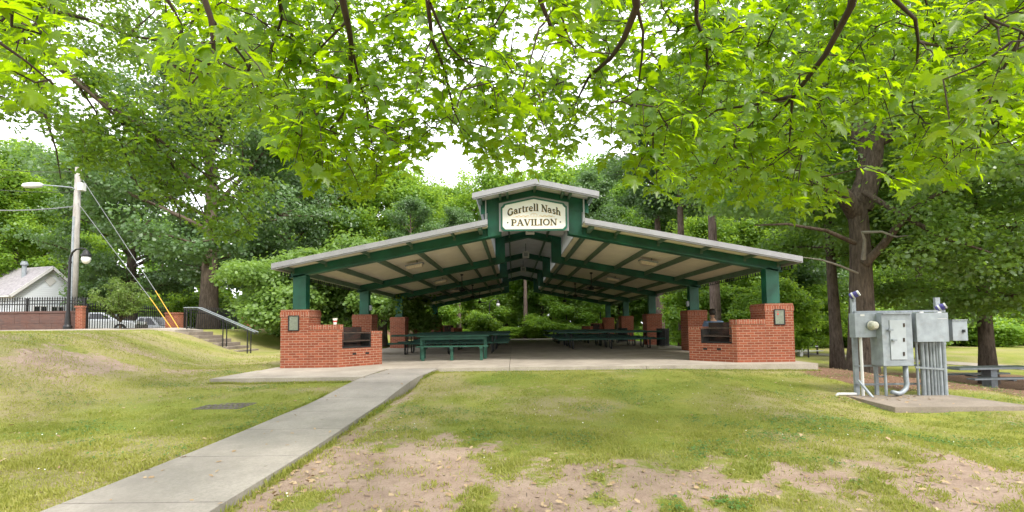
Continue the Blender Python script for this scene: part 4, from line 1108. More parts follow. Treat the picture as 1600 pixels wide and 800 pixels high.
for u, Y, sc, lab in ((885, 41.5, .9, 'thin young tree in the far opening right of the pale trunk'), (690, 40.5, .8, 'young bright tree behind the far left barbecue'),
                      (1090, 30, .95, 'young bright tree between the second right pier and the pine'), (1140, 29, .8, 'young bright tree behind the seated person'),
                      (1185, 26, .7, 'young green tree behind the right barbecue pier'), (1222, 27, .85, 'young tree past the right front pier'),
                      (770, 43, .8, 'young tree behind the black lamp post'), (925, 41, .75, 'young tree behind the far right barbecue'),
                      (1275, 36, .9, 'young tree on the lawn edge past the right pier')):
    put(fs, u, Y, sc, lab, 'young trees at the wood edge')
GS = 'shrubs along the wood edge behind the pavilion'
for i, u in enumerate((662, 688, 712, 735, 757, 778, 799, 822, 843, 866, 888, 909, 931, 955, 983, 1010, 1048, 1078, 1102)[::2]):
    put(sh, u, 39.2+1.6*math.sin(i*2.3), (1.0+.3*math.sin(i*1.7), 1.0, .62+.3*math.cos(i*2.9)), 'bright green bush in the hedge-like row along the wood edge behind the pavilion', GS)
for i, u in enumerate((215, 250, 285, 320, 355, 395, 430, 470, 520)):
    put(sh, u, 44+2*math.sin(i*1.9), (2.0, 1.6, 1.5+.3*math.sin(i*2.3)), 'broad green bush in the line beyond the iron fence at the left', 'bushes beyond the iron fence')
# right side -----------------------------------------------------------
def traced(m, pts, r, n=7):
    m.tube([at(u, v, Y) for u, v, Y in pts], r, n, cap=False)
Y1 = 16.0
def T1base():
    m = MB()
    b = at(1349, 600, Y1); gb = gh(b.x, Y1)
    m.tube([(b.x, Y1, gb-.4), (b.x, Y1, gb+.1), tuple(at(1348, 540, Y1)), tuple(at(1346, 470, Y1)), tuple(at(1345, 410, Y1)), tuple(at(1343, 360, Y1)), tuple(at(1339, 322, Y1)), tuple(at(1334, 300, Y1+.2))],
           [.70, .52, .44, .37, .33, .30, .30, .23], 14)
    L = [([(1338, 335, 16), (1316, 303, 15.7), (1285, 287, 15.3), (1243, 276, 14.8), (1200, 258, 14.2), (1165, 235, 13.5)], [.30, .24, .19, .15, .09, .03]),
         ([(1339, 322, 16), (1350, 280, 16.2), (1353, 235, 16.4), (1344, 180, 16.4), (1330, 100, 16.5), (1322, -20, 16.5), (1315, -110, 16.5)], [.34, .27, .23, .20, .16, .11, .05]),
         ([(1346, 328, 16), (1363, 275, 15.8), (1369, 225, 15.5), (1388, 150, 15), (1420, 60, 14.6), (1450, -40, 14)], [.33, .27, .22, .17, .12, .05]),
         ([(1352, 412, 15.7), (1380, 382, 15.2), (1402, 354, 14.8), (1428, 326, 14.3), (1470, 300, 13.8), (1520, 285, 13.2)], [.15, .13, .11, .09, .06, .03]),
         ([(1353, 240, 16.4), (1300, 150, 17), (1240, 80, 17.5), (1190, 30, 18)], [.18, .13, .09, .04]),
         ([(1369, 225, 15.5), (1440, 190, 15), (1520, 160, 14.5), (1600, 150, 14), (1680, 150, 14)], [.17, .14, .11, .07, .03]),
         ([(1350, 300, 15.6), (1400, 330, 14.6), (1470, 370, 13.6), (1550, 395, 13)], [.10, .08, .06, .02]),
         ([(1336, 380, 15.6), (1290, 360, 14.8), (1230, 350, 14.2), (1180, 352, 13.8)], [.08, .06, .04, .02])]
    for p, r in L: traced(m, p, r, 8)
    tips = []
    for p, r in L:
        P = [np.array(at(*q)) for q in p]
        for a, b_ in zip(P[:-1], P[1:]):
            for k in range(5): tips.append(a+(b_-a)*rs.rand()+rs.normal(size=3)*np.array([1.0, 1.0, .6]))
    for k in range(360):                     # outer crown: a wide ragged dome round the fork
        a = rs.uniform(0, 6.283); z = rs.uniform(-.55, 1); rr = math.sqrt(max(.05, 1-z*z))*rs.uniform(.72, 1.05)
        c = at(1370, 190, Y1); q = np.array([c.x+8.0*rr*math.cos(a), Y1+5.4*rr*math.sin(a)-1.0, 7.6+5.8*z])
        if q[2] < 2.9+.5*rs.rand(): continue
        tips.append(q)
    out = []
    for q in tips:
        r_ = q-np.array([0, 0, EYE]); u = 800+711*q[0]/q[1]; v = 508-711*r_[2]/q[1]
        if 1255 < u < 1425 and 195 < v < 520 and q[1] < 16.8: continue
        if u < 1285 and v > 330+.2*(u-1100): continue
        out.append(q)
    return m, np.array(out)
m, t = T1base()
t1 = tree('oak_tree', m, t, (0, 0, 0), ('bark', 'oak_far'), 'large forked oak behind the electrical rack', rad=.85, n=190, size=.115, T=T_CLUMP, flat=.5, jit=.1)
b = at(1349, 600, Y1); zb_ = gh(b.x, Y1)
for ch in t1.children: ch.data.transform(Matrix.Translation((-b.x, -Y1, -zb_)))
t1.location = (b.x, Y1, zb_)
for pts, r in (([(1340, 427, 15.55), (1312, 415, 15.2), (1283, 406, 15), (1247, 401, 14.8)], [.042, .035, .025, .010]), ([(1349, 405, 15.5), (1351, 375, 15.2), (1346, 361, 15.1)], [.075, .05, .02]),
               ([(1348, 363, 15.2), (1378, 362, 14.8), (1400, 370, 14.6), (1420, 368, 14.4)], [.05, .04, .03, .012])):
    m = MB(); traced(m, pts, r, 6); o = m.obj('dead_branch', 'deadwood', None); o.data.transform(Matrix.Translation((-b.x, -Y1, -zb_))); o.parent = t1
m, t = grow(15, .27, 5.2, 4.4, 18, .1, 1.2, -.02, lean=(-.035, 0))
tree('oak_tree', m, t, plc(1307, 21), ('bark', 'oak_far'), 'dark leaning trunk between the right front pier and the large forked oak', rad=.9, n=130, size=.14)
m, t = grow(14, .27, 3.3, 6.2, 24, .0, 1.2, -.03, lean=(-.022, 0))
t3 = tree('oak_tree', m, t, plc(1540, 18.6), ('bark', 'oak_far'), 'dark trunked oak behind the grey picnic table at the right', rad=.85, n=150, size=.13, flat=.5)
place_copy(t3, plc(1690, 15.5), 'oak at the right edge whose branches hang into view', 2.4, (1.0, 1.0, 1.0))
place_copy(t3, plc(1440, 30), 'oak standing behind the electrical cabinets', 4.1, (1.0, 1.0, 1.1))
GR = 'trees beyond the right lawn'
for pr, u, Y, sc, lab in ((fa, 1295, 52, 1.05, 'green tree beyond the lawn behind the leaning trunk'), (fc, 1345, 50, .9, 'bright green tree beyond the lawn behind the forked oak trunk'),
                          (fa, 1400, 54, 1.1, 'green tree beyond the lawn above the main cabinet'), (fc, 1455, 53, 1.0, 'bright green tree beyond the lawn above the junction box'),
                          (fa, 1510, 52, 1.0, 'green tree beyond the lawn right of the switch box'), (fc, 1570, 50, .95, 'bright green tree beyond the lawn right of the dark trunk'),
                          (fb, 1545, 58, 1.1, 'dark green tree beyond the lawn behind the dark trunk'), (fa, 1620, 54, 1.1, 'green tree beyond the lawn at the right edge'),
                          (fb, 1440, 60, 1.2, 'dark tree deeper behind the lawn and cabinets'), (fb, 1260, 46, 1.2, 'dark tree past the right front pier'), (fc, 1690, 48, 1.0, 'bright tree beyond the right edge of the lawn')):
    put(pr, u, Y, sc, lab, GR)
for i, u in enumerate((1280, 1310, 1350, 1385, 1420, 1455, 1490, 1520, 1550, 1580, 1612)):
    put(sh, u, 46+2*math.sin(i*2.1), (1.9, 1.5, 1.3+.4*math.sin(i*1.3)), 'broad green bush in the line along the far edge of the right lawn', 'bushes along the far edge of the right lawn')
# far wood closing the view: too many crowns to count
C = []; mt = MB()
for i in range(210):
    X = -105+210*(i+rs.rand())/210; Y = 66+18*rs.rand()-(.0 if abs(X) < 45 else (abs(X)-45)*.45)
    if X > 25: Y = 66+16*rs.rand()-(X-25)*.25
    hh = (9.5+3.5*rs.rand()) if -16 < X < 1 else (15+5*rs.rand()); z0 = gh(X, Y)
    if X > 22: hh *= 1.1
    mt.tube([(X, Y, z0-.3), (X+.2, Y, z0+hh*.7)], [.28, .12], 6)
    k = 34; a = rs.uniform(0, 6.28, k); zz = rs.uniform(.02, 1, k); rr = 3.6*np.sqrt(np.clip(1-(zz*1.1-.35)**2, .05, 1))*rs.uniform(.5, 1, k)
    C.append(np.stack([X+rr*np.cos(a), Y+rr*np.sin(a), z0+zz*hh], 1))
C = np.concatenate(C); P, N, D = clump_leaves(C, 1.25*rs.uniform(.7, 1.2, len(C)), 24, .7)
fwm = scatter('far_wood', T_CLUMP, P, N, D, .62*rs.uniform(.7, 1.3, len(P)), 'leaf_mid', np.clip(np.repeat(rs.rand(len(C)), 24)*.6+rs.rand(len(P))*.4, 0, 1))
fwo = bpy.data.objects.new('far_wood', fwm); COL.objects.link(fwo); tag(fwo, 'green mass of the far wood closing the view behind the nearer trees', 'wood', kind='stuff')
tko = mt.obj('far_wood_trunks', 'bark'); tko.parent = fwo; tko['kind'] = 'stuff'
# undergrowth under the wood
n = 7500; X = rs.uniform(-48, 26, n); Yy = 40+rs.gamma(2., 3.6, n); C = np.stack([X, Yy, zt(X, Yy)+rs.uniform(.0, .9, n)*rs.rand(n)], 1)
P, N, D = clump_leaves(C, .5, 7, .6)
um = scatter('undergrowth', T_CLUMP, P, N, D, .19*rs.uniform(.6, 1.4, len(P)), 'leaf_mid', rs.rand(len(P)))
uo = bpy.data.objects.new('undergrowth', um); COL.objects.link(uo); tag(uo, 'low green undergrowth on the floor of the wood behind the pavilion', 'undergrowth', kind='stuff')
# sapling in front of the fence: a vase of thin stems
m = MB(); tp = []
for i in range(17):
    a = i*2.4; e = rs.uniform(.1, 1.05); pts = bez((0, 0, .5), (math.cos(a)*e, math.sin(a)*e, 1.0), rs.uniform(1.5, 2.3), .0, 5, .05)
    m.tube(pts, [.022, .018, .014, .011, .008, .005], 5, cap=False)
    tp += [pts[k]+rs.normal(size=3)*.1 for k in (2, 3, 4, 5) for _ in range(2)]
m.tube([(0, 0, -.2), (0, 0, .35)], [.07, .05], 8)
tree('young_tree', m, np.array(tp), plc(188, 23.6), ('twig', 'leaf_sapling'), 'small vase shaped young tree with reddish tips in front of the iron fence', rad=.19, n=40, size=.10, jit=.04, T=T_RHOMB)

# ------------------------------------------------------------------ maple over the camera
ML = [[(1345, -60, 2.6), (1330, 10, 2.9), (1290, 85, 3.3), (1240, 150, 3.7), (1190, 162, 4.1), (1120, 172, 4.5), (1075, 205, 5.0)],
      [(1240, 150, 3.7), (1205, 190, 4.2), (1170, 230, 4.7), (1140, 275, 5.2)], [(1238, 152, 3.7), (1235, 200, 4.0), (1232, 240, 4.3), (1262, 275, 4.7)],
      [(985, -60, 2.7), (995, 10, 2.9), (975, 60, 3.2), (955, 90, 3.5), (920, 120, 3.9), (905, 150, 4.3), (885, 175, 4.7)],
      [(995, 10, 2.9), (1005, 50, 3.1), (1003, 90, 3.4), (995, 150, 3.8), (992, 205, 4.3), (975, 240, 4.8)],
      [(664, -60, 2.9), (668, 0, 3.0), (675, 60, 3.3), (695, 110, 3.7), (708, 170, 4.2), (722, 200, 4.7), (760, 240, 5.3)],
      [(672, 5, 3.0), (700, 70, 3.4), (725, 95, 3.7), (780, 110, 4.1), (830, 120, 4.6)],
      [(520, -60, 2.9), (533, -10, 3.0), (545, 45, 3.3), (549, 70, 3.5), (546, 150, 3.9), (535, 180, 4.2), (515, 205, 4.5), (490, 222, 4.9)],
      [(549, 70, 3.5), (560, 120, 3.8), (572, 165, 4.2), (582, 232, 4.8), (600, 280, 5.4)], [(545, 30, 3.2), (515, 60, 3.5), (480, 95, 3.9), (440, 120, 4.3)],
      [(1650, -20, 2.5), (1590, 70, 3.0), (1565, 110, 3.4), (1540, 135, 3.7), (1535, 160, 4.0), (1555, 200, 4.4), (1590, 235, 4.8)],
      [(1375, -60, 2.9), (1388, -10, 3.0), (1430, 30, 3.3), (1435, 65, 3.5), (1430, 140, 4.0), (1425, 165, 4.3)], [(1435, 65, 3.5), (1480, 75, 4.0), (1530, 70, 4.6)],
      [(1090, -60, 2.9), (1088, 30, 3.3), (1105, 75, 3.7), (1103, 130, 4.2), (1085, 170, 4.7)],
      [(1540, 135, 3.7), (1500, 155, 4.2), (1470, 165, 4.7)], [(-60, -10, 2.0), (-10, 60, 2.1), (40, 95, 2.2), (70, 120, 2.3)],
      [(300, -60, 2.1), (330, 30, 2.2), (335, 90, 2.3), (300, 130, 2.4)], [(330, 30, 2.2), (380, 90, 2.6), (410, 150, 3.0)],
      [(820, -60, 2.3), (860, 40, 2.5), (900, 75, 2.7)], [(240, -60, 2.4), (262, 0, 2.5), (285, 40, 2.6)], [(430, -60, 3.2), (440, 30, 3.6), (420, 90, 4.2)]]
mp_root = Vector((3.4, -3.2, 0)); gzr = gh(3.4, -3.2)
m = MB(); fork = Vector((3.1, -2.7, 3.6))
m.tube([(3.4, -3.2, gzr-.4), (3.4, -3.2, gzr+.1), (3.38, -3.15, 1.2), (3.25, -2.95, 2.6), fork, (3.0, -2.5, 5.2), (2.8, -2.2, 7.0)], [.48, .36, .29, .25, .23, .15, .05], 12)
samples = []
for k, L in enumerate(ML):
    W_ = [at(*q) for q in L]
    top_ = L[0][1] <= -20
    r0 = (.030 if k in (0, 7, 3) else .019) if top_ else .012
    if top_:
        a = W_[0]; mid = (a+fork)/2+Vector((0, 0, .9)); up_ = Vector((a.x*.85+.15*fork.x, min(a.y-1.0, 1.2), a.z+.75))
        m.tube([fork, mid, up_, a], [.09, .07, .045, r0], 7, cap=False)
        samples += [np.array(mid.lerp(up_, f)) for f in (.3, .7, 1)]
    n_ = len(W_); m.tube(W_, [max(.0045, r0*(1-.8*i/(n_-1))) for i in range(n_)], 6, cap=False)
    for a, b_ in zip(W_[:-1], W_[1:]):
        for f in np.linspace(0, 1, 6): samples.append(np.array(a.lerp(b_, f)))
S_ = np.array(samples)
VB = [(-300, 190), (-50, 175), (80, 165), (110, 120), (150, 40), (230, 60), (260, 150), (330, 190), (400, 205), (440, 250), (480, 290), (520, 315), (600, 310), (640, 262), (690, 235), (740, 262),
      (800, 268), (870, 268), (930, 250), (990, 285), (1050, 318), (1110, 335), (1180, 320), (1250, 345), (1290, 335), (1335, 290), (1355, 245), (1385, 285), (1440, 302), (1490, 290), (1540, 255), (1600, 240), (1900, 235)]
vbx, vby = zip(*VB)
GAPS = [(690, 210, 30, 40, .25), (712, 245, 26, 20, .1), (655, 130, 22, 24, .5), (795, 195, 16, 18, .5), (440, 120, 32, 40, .5), (560, 60, 26, 26, .5), (860, 95, 25, 35, .45), (180, 20, 70, 60, .0), (1350, 235, 52, 68, .16), (1030, 215, 30, 22, .5), (1385, 170, 26, 26, .45), (610, 180, 25, 18, .4)]
cl = []; tries = 0
while len(cl) < 2300 and tries < 60000:
    tries += 1
    u = rs.uniform(-160, 1760); v = rs.uniform(-110, 345); vb_ = np.interp(u, vbx, vby)
    if v > vb_-12: continue
    Y = rs.uniform(3.3, 7.0) if rs.rand() > .07 else rs.uniform(2.1, 2.9)
    if Y < 2.9 and not (v < 190 and (u < 90 or 250 < u < 420 or 790 < u < 960 or u > 1480)): continue
    if 90 < u < 250 and v > 20: continue
    if v > vb_-70 and Y < 3.4 and u > 420: Y += 1.6
    keep = 1.
    for gu, gv, ga, gb, pr in GAPS:
        if ((u-gu)/ga)**2+((v-gv)/gb)**2 < 1: keep = min(keep, pr)
    if u < 470: keep = min(keep, .6)
    if 420 < u < 700 and v > 60: keep = min(1, keep*1.6)
    elif keep == 1. and rs.rand() > .82: continue
    if rs.rand() > keep: continue
    cl.append(np.array(at(u, v, Y)))
for i in range(110):                         # the part of the crown over and behind the camera
    cl.append(np.array([rs.uniform(-6.5, 8), rs.uniform(-6, 1.9), rs.uniform(3.1, 6.5)]))
cl = np.array(cl); LP, LN_, LD, LS, LT = [], [], [], [], []
d0_ = np.array([np.min(np.linalg.norm(S_-c, axis=1)) for c in cl]); cl = cl[np.argsort(d0_)]
SA = np.zeros((len(S_)+2*len(cl), 3)); SA[:len(S_)] = S_; ns_ = len(S_)
for c in cl:
    S_ = SA[:ns_]
    dd = np.linalg.norm(S_-c, axis=1); j = np.argmin(dd+np.where(S_[:, 2] < c[2]-.1, .35, 0)); a = S_[j]
    far_ = dd[j]
    hang = c+np.array([0, 0, -.04]); mid = (a+hang)/2+np.array([rs.normal()*.06, rs.normal()*.06, .05+.10*far_]); q1 = a+(mid-a)*.55+rs.normal(size=3)*.02
    m.tube([a, q1, mid, mid+(hang-mid)*.6+np.array([0, 0, .02]), hang], [min(.010, .006+.003*far_), .0058, .0048, .0036, .0024], 4, cap=False)
    SA[ns_] = mid; SA[ns_+1] = q1; ns_ += 2
    nl = rs.randint(8, 13); tw = hang-mid; tw /= max(1e-6, np.linalg.norm(tw)); side = np.cross(tw, [0, 0, 1]); side /= max(1e-6, np.linalg.norm(side))
    plane = np.array([rs.normal()*.25, rs.normal()*.25-.12, 1.0])
    ct = rs.rand()
    for k in range(nl):
        f = (k//2)*.085; sg = (-1 if k % 2 else 1)
        base = hang-tw*f*rs.uniform(.7, 1.2)
        dr = side*sg*rs.uniform(.5, 1.1)+tw*rs.uniform(.1, .9)+np.array([0, 0, rs.uniform(-.55, .05)])+rs.normal(size=3)*.2
        dr /= np.linalg.norm(dr); pl = rs.uniform(.03, .075); s_ = rs.uniform(.075, .14)
        LP.append(base+dr*pl); LN_.append(plane*.8+rs.normal(size=3)*.34+np.array([0, -.55, 0])); LD.append(dr+np.array([0, -.1, -.55])); LS.append(s_); LT.append(np.clip(ct*.6+rs.rand()*.4, 0, 1))
mt_ = thing('maple_tree', 'maple with bright translucent leaves overhanging the whole top of the view', 'tree', (3.4, -3.2, gzr))
m.obj('trunk', 'twig', mt_, smooth=True)
me = scatter('crown', T_MAPLE, np.array(LP)-np.array([3.4, -3.2, gzr]), np.array(LN_), np.array(LD), np.array(LS), 'maple_leaf', np.array(LT), rs.normal(size=len(LS))*.10+.06, np.abs(rs.normal(size=len(LS)))*.16)
o = bpy.data.objects.new('crown', me); COL.objects.link(o); o.parent = mt_

# ------------------------------------------------------------------ oak reaching in from the left
OL = [[(-90, -10, 6.2), (0, 36, 6.2), (70, 90, 6.4), (140, 145, 6.6), (182, 182, 6.8), (222, 232, 7.0), (246, 272, 7.2), (260, 310, 7.4)],
      [(0, 38, 6.2), (100, 108, 6.5), (170, 165, 6.8), (240, 212, 7.1), (320, 272, 7.4), (355, 305, 7.6), (390, 350, 7.9)],
      [(60, 12, 8.5), (130, 28, 8.5), (200, 55, 8.6), (300, 72, 8.8), (380, 60, 9.0)], [(140, 148, 6.6), (200, 186, 7.0), (300, 215, 7.4), (385, 232, 7.8)],
      [(70, 178, 6.9), (88, 235, 7.1), (95, 280, 7.2)], [(165, 165, 6.8), (182, 205, 7.0), (215, 290, 7.3), (250, 320, 7.5)], [(120, 130, 6.6), (150, 175, 6.9), (160, 215, 7.1)],
      [(240, 212, 7.1), (270, 260, 7.3), (300, 300, 7.5), (325, 345, 7.7), (335, 370, 7.8)], [(320, 272, 7.4), (360, 282, 7.7), (400, 305, 8.0)],
      [(-90, 120, 7.5), (0, 150, 7.4), (50, 170, 7.3), (85, 200, 7.3), (120, 240, 7.4)], [(200, 55, 8.6), (240, 20, 8.8), (270, -40, 9)], [(60, 12, 8.5), (20, 60, 8.4), (10, 120, 8.2)], [(182, 182, 6.8), (240, 250, 7.3), (280, 330, 7.6), (282, 352, 7.7)]]
ox, oy = -10.6, 6.4; oz = gh(ox, oy); m = MB(); f1 = Vector((ox+.3, oy+.1, 4.8))
m.tube([(ox, oy, oz-.4), (ox, oy, oz+.1), (ox+.1, oy, 2.2), f1, (ox+.5, oy+.3, 7.5)], [.5, .38, .3, .24, .1], 12)
samples = []
for k, L in enumerate(OL):
    W_ = [at(*q) for q in L]; n_ = len(W_); r0 = .042 if k in (0, 1, 2) else .020
    if L[0][0] < -40 or k == 2: m.tube([f1, (f1+W_[0])/2+Vector((0, 0, .5)), W_[0]], [.13, .09, r0], 7, cap=False)
    m.tube(W_, [max(.006, r0*(1-.82*i/(n_-1))) for i in range(n_)], 6, cap=False)
    for a, b_ in zip(W_[:-1], W_[1:]):
        for f in np.linspace(0, 1, 5): samples.append(np.array(a.lerp(b_, f)))
S_ = np.array(samples); cl = []
OB = [(-100, 225), (60, 215), (110, 275), (170, 270), (230, 310), (280, 335), (330, 385), (400, 392), (430, 330), (470, 250)]
obx, oby = zip(*OB); tries = 0
while len(cl) < 1150 and tries < 60000:
    tries += 1; u = rs.uniform(-180, 470); v = rs.uniform(-160, 392)
    if v > np.interp(u, obx, oby)-8: continue
    dgl = v-(60+.62*u)                       # distance below the sweep of the main boughs
    if dgl < -40:
        if rs.rand() > .55 or v > 215: continue
        Y = rs.uniform(7.5, 10)
        if ((u-110)/45)**2+((v-180)/25)**2 < 1 or ((u-215)/45)**2+((v-120)/30)**2 < 1 and rs.rand() > .3: continue
    else:
        Y = rs.uniform(6.6, 8.2); c_ = np.array(at(u, v, Y))
        if np.min(np.linalg.norm(S_-c_, axis=1)) > .55: continue
        if u < 130 and rs.rand() > .4: continue
    cl.append(np.array(at(u, v, Y)))
for i in range(120): cl.append(np.array([rs.uniform(-14, -7.6), rs.uniform(2.5, 9), rs.uniform(4.5, 8)]))
cl = np.array(cl); LP, LN_, LD, LS, LT = [], [], [], [], []
d0_ = np.array([np.min(np.linalg.norm(S_-c, axis=1)) for c in cl]); cl = cl[np.argsort(d0_)]
SA = np.zeros((len(S_)+len(cl), 3)); SA[:len(S_)] = S_; ns_ = len(S_)
for c in cl:
    S_ = SA[:ns_]; j = np.argmin(np.linalg.norm(S_-c, axis=1)); a = S_[j]; mid = (a+c)/2+np.array([0, 0, .08])+rs.normal(size=3)*.05
    SA[ns_] = c; ns_ += 1
    m.tube([a, mid, c], [.006, .004, .002], 4, cap=False); ct = rs.rand()
    for k in range(rs.randint(15, 24)):
        d = rs.normal(size=3)*np.array([1, 1, .6]); d /= np.linalg.norm(d); b0 = a+(c-a)*rs.uniform(.5, 1.15)
        LP.append(b0+d*rs.uniform(.02, .20)); LN_.append(rs.normal(size=3)*.5+np.array([0, 0, .9])); LD.append(d+np.array([0, 0, -.35])); LS.append(rs.uniform(.07, .12)); LT.append(np.clip(ct*.6+rs.rand()*.4, 0, 1))
ot = thing('oak_tree', 'oak with fine drooping twigs reaching in from the upper left', 'tree', (ox, oy, oz))
m.obj('trunk', 'twig', ot, smooth=True)
me = scatter('crown', T_OAK, np.array(LP)-np.array([ox, oy, oz]), np.array(LN_), np.array(LD), np.array(LS), 'oak_leaf', np.array(LT), rs.normal(size=len(LS))*.3, np.abs(rs.normal(size=len(LS)))*.25)
o = bpy.data.objects.new('crown', me); COL.objects.link(o); o.parent = ot
# ------------------------------------------------------------------ left background: house, wall, fence, poles, cars
hc = at(76, 500, 40); hc = Vector((hc.x, hc.y, gh(hc.x, hc.y)-.1))
hn = Vector((.965, -.26, 0)).normalized(); hw_ = Vector((.26, .965, 0)).normalized(); HW, HL = 2.4, 16.0
def hp(a, b, z): return hc+hw_*a-hn*b+Vector((0, 0, z-hc.z))
EV, AP = 4.42, 6.72
hs = thing('house', 'white sided gable house with grey roof behind the brick wall at the left', 'house', hc)
m = MB(); m.prism([hp(-HW, 0, hc.z-.3), hp(HW, 0, hc.z-.3), hp(HW, 0, EV), hp(0, 0, AP-.02), hp(-HW, 0, EV)], -hn*HL); m.obj('wall', 'siding', hs)
m = MB()
for s in (-1, 1):
    k = (AP-EV)/HW
    pts = [hp(0, -.35, AP+.03), hp(s*(HW+.4), -.35, EV-.4*k+.03), hp(s*(HW+.4), HL+.3, EV-.4*k+.03), hp(0, HL+.3, AP+.03)]
    m.hexa(pts+[p+Vector((0, 0, .10)) for p in pts])
rf = m.obj('roof', 'roofing', hs)
for s in (-1, 1):
    m = MB(); m.bar(hp(0, -.36, AP-.02), hp(s*(HW+.4), -.36, EV-.4*k-.02), .05, .22); m.obj('barge_board', 'white', hs)
    m = MB(); m.bar(hp(s*(HW+.44), -.3, EV-.42*k), hp(s*(HW+.44), HL, EV-.42*k), .12, .12); m.obj('gutter', 'white', hs)
m = MB(); p = hp(-.95, 1.6, AP-.9); m.lathe([(.16, -.2), (.16, 1.05), (.26, 1.08), (.26, 1.22), (.20, 1.3), (.20, 1.42)], p, 12); m.obj('vent_pipe', 'galv', rf)
m = MB()
for r0, r1, o in ((.52, .40, .03), (.28, .0, .02)):
    pts = [hp(0, -o, 5.55+r0*1.0), hp(r0*.8, -o, 5.55), hp(0, -o, 5.55-r0), hp(-r0*.8, -o, 5.55)]
    m.prism(pts, hn*.02)
m.obj('gable_vent', 'white', hs)
for a in (-.62, .62):
    f = MB(); zc = 2.62
    for x0, x1, z0, z1 in ((-.50, .50, .62, .70), (-.50, .50, -.70, -.62), (-.50, -.42, -.62, .62), (.42, .50, -.62, .62), (-.03, .03, -.62, .62), (-.42, .42, .0, .05)):
        q = [hp(a+x, -.002, zc+z) for x, z in ((x0, z0), (x1, z0), (x1, z1), (x0, z1))]; f.prism(q, hn*.04)
    w_ = f.obj('window', 'white', hs)
    f = MB(); f.prism([hp(a+x, -.002, zc+z) for x, z in ((-.42, -.62), (.42, -.62), (.42, .62), (-.42, .62))], hn*.015); f.obj('pane', 'glass_dk', w_)
# low wall of big blocks
wy = 22.4; xa, xb = at(-260, 500, wy).x, at(126, 500, wy).x; zt_ = at(60, 486.5, wy).z
bw = thing('brick_wall', 'low dark brick wall along the walkway at the left edge', 'wall', ((xa+xb)/2, wy, 1.1))
m = MB(); x = xa; row_h = (zt_-.10-.95)/2
for rw in range(2):
    x = xa-(.6 if rw else 0)
    while x < xb-.01:
        x2 = min(x+1.22, xb); x1 = max(x, xa)
        m.ab(x1+.006, x2-.006, wy-.16, wy+.16, .95+row_h*rw+.004, .95+row_h*(rw+1)-.004); x += 1.22
m.ab(xa, xb-.004, wy-.145, wy+.145, .8, zt_-.102); m.obj('blocks', 'brick_old', bw, bevel=.012)
m = MB(); m.ab(xa, xb, wy-.19, wy+.19, zt_-.10, zt_); m.obj('coping', 'brick_old', bw, bevel=.01)
def pillar(u, Y, w, vt, label):
    c = at(u, 500, Y); z0 = gh(c.x, Y); zt2 = at(u, vt, Y).z
    r = thing('brick_pillar', label, 'pillar', (c.x, Y, z0))
    m = MB(); m.ab(c.x-w/2, c.x+w/2, Y-w/2, Y+w/2, z0-.3, zt2-.09); m.obj('shaft', 'brick', r)
    m = MB(); m.ab(c.x-w/2-.03, c.x+w/2+.03, Y-w/2-.03, Y+w/2+.03, zt2-.088, zt2); m.obj('cap', 'brick_cap', r)
    return c.x, Y
pA = pillar(128, 22.35, .34, 478, 'narrow orange brick pillar at the right end of the low brick wall')
pB = pillar(275, 27.0, .74, 488.5, 'brick pillar beside the yellow guy wire guards')
pC = pillar(392, 30.5, .72, 495, 'brick pillar behind the bottom of the handrail')
def fence(P, Q, label, h=1.28, base=None, off=.25):
    P = Vector((*P, 0)); Q = Vector((*Q, 0)); L = (Q-P).length; d = (Q-P)/L
    r = thing('iron_fence', label, 'fence', (P.x, P.y, 0)); n = max(2, int(L/.125)); m = MB()
    zz = lambda p: (gh(p.x, p.y) if base is None else base)
    for i in range(1, n):
        p = P+d*(L*i/n); z = zz(p); m.box((p.x, p.y, z+h/2+.04), (.026, .026, h-.02), math.atan2(d.y, d.x)); m.box((p.x, p.y, z+h+.09), (.05, .05, .12), math.atan2(d.y, d.x), top=.1)
    m.obj('pickets', 'black', r)
    ns = max(1, int(L/2.4))
    for f in (.12, h-.22, h-.05):
        m = MB()
        for i in range(ns):
            a = P+d*(L*i/ns); b = P+d*(L*(i+1)/ns); m.bar((a.x, a.y, zz(a)+f), (b.x, b.y, zz(b)+f), .05, .045)
        m.obj('rail', 'black', r)
    for i in range(ns+1):
        a = P+d*(L*i/ns); m = MB(); m.box((a.x, a.y, zz(a)+h/2+.02), (.08, .08, h+.12)); m.obj('post', 'black', r)
fence((pA[0]+.2, 22.4), (pB[0]-.42, 26.9), 'black iron fence behind the young vase shaped tree')
fence((pB[0]+.45, 27.1), (pC[0]-.42, 30.4), 'black iron fence behind the steps between two brick pillars')
pD = at(560, 500, 38); fence((pC[0]+.42, 30.6), (pD.x, 38), 'black iron fence running on behind the left front barbecue')
fence((xa+.5, 22.75), (xb-.15, 22.75), 'black iron fence rising above the low brick wall', base=1.05, h=1.62)

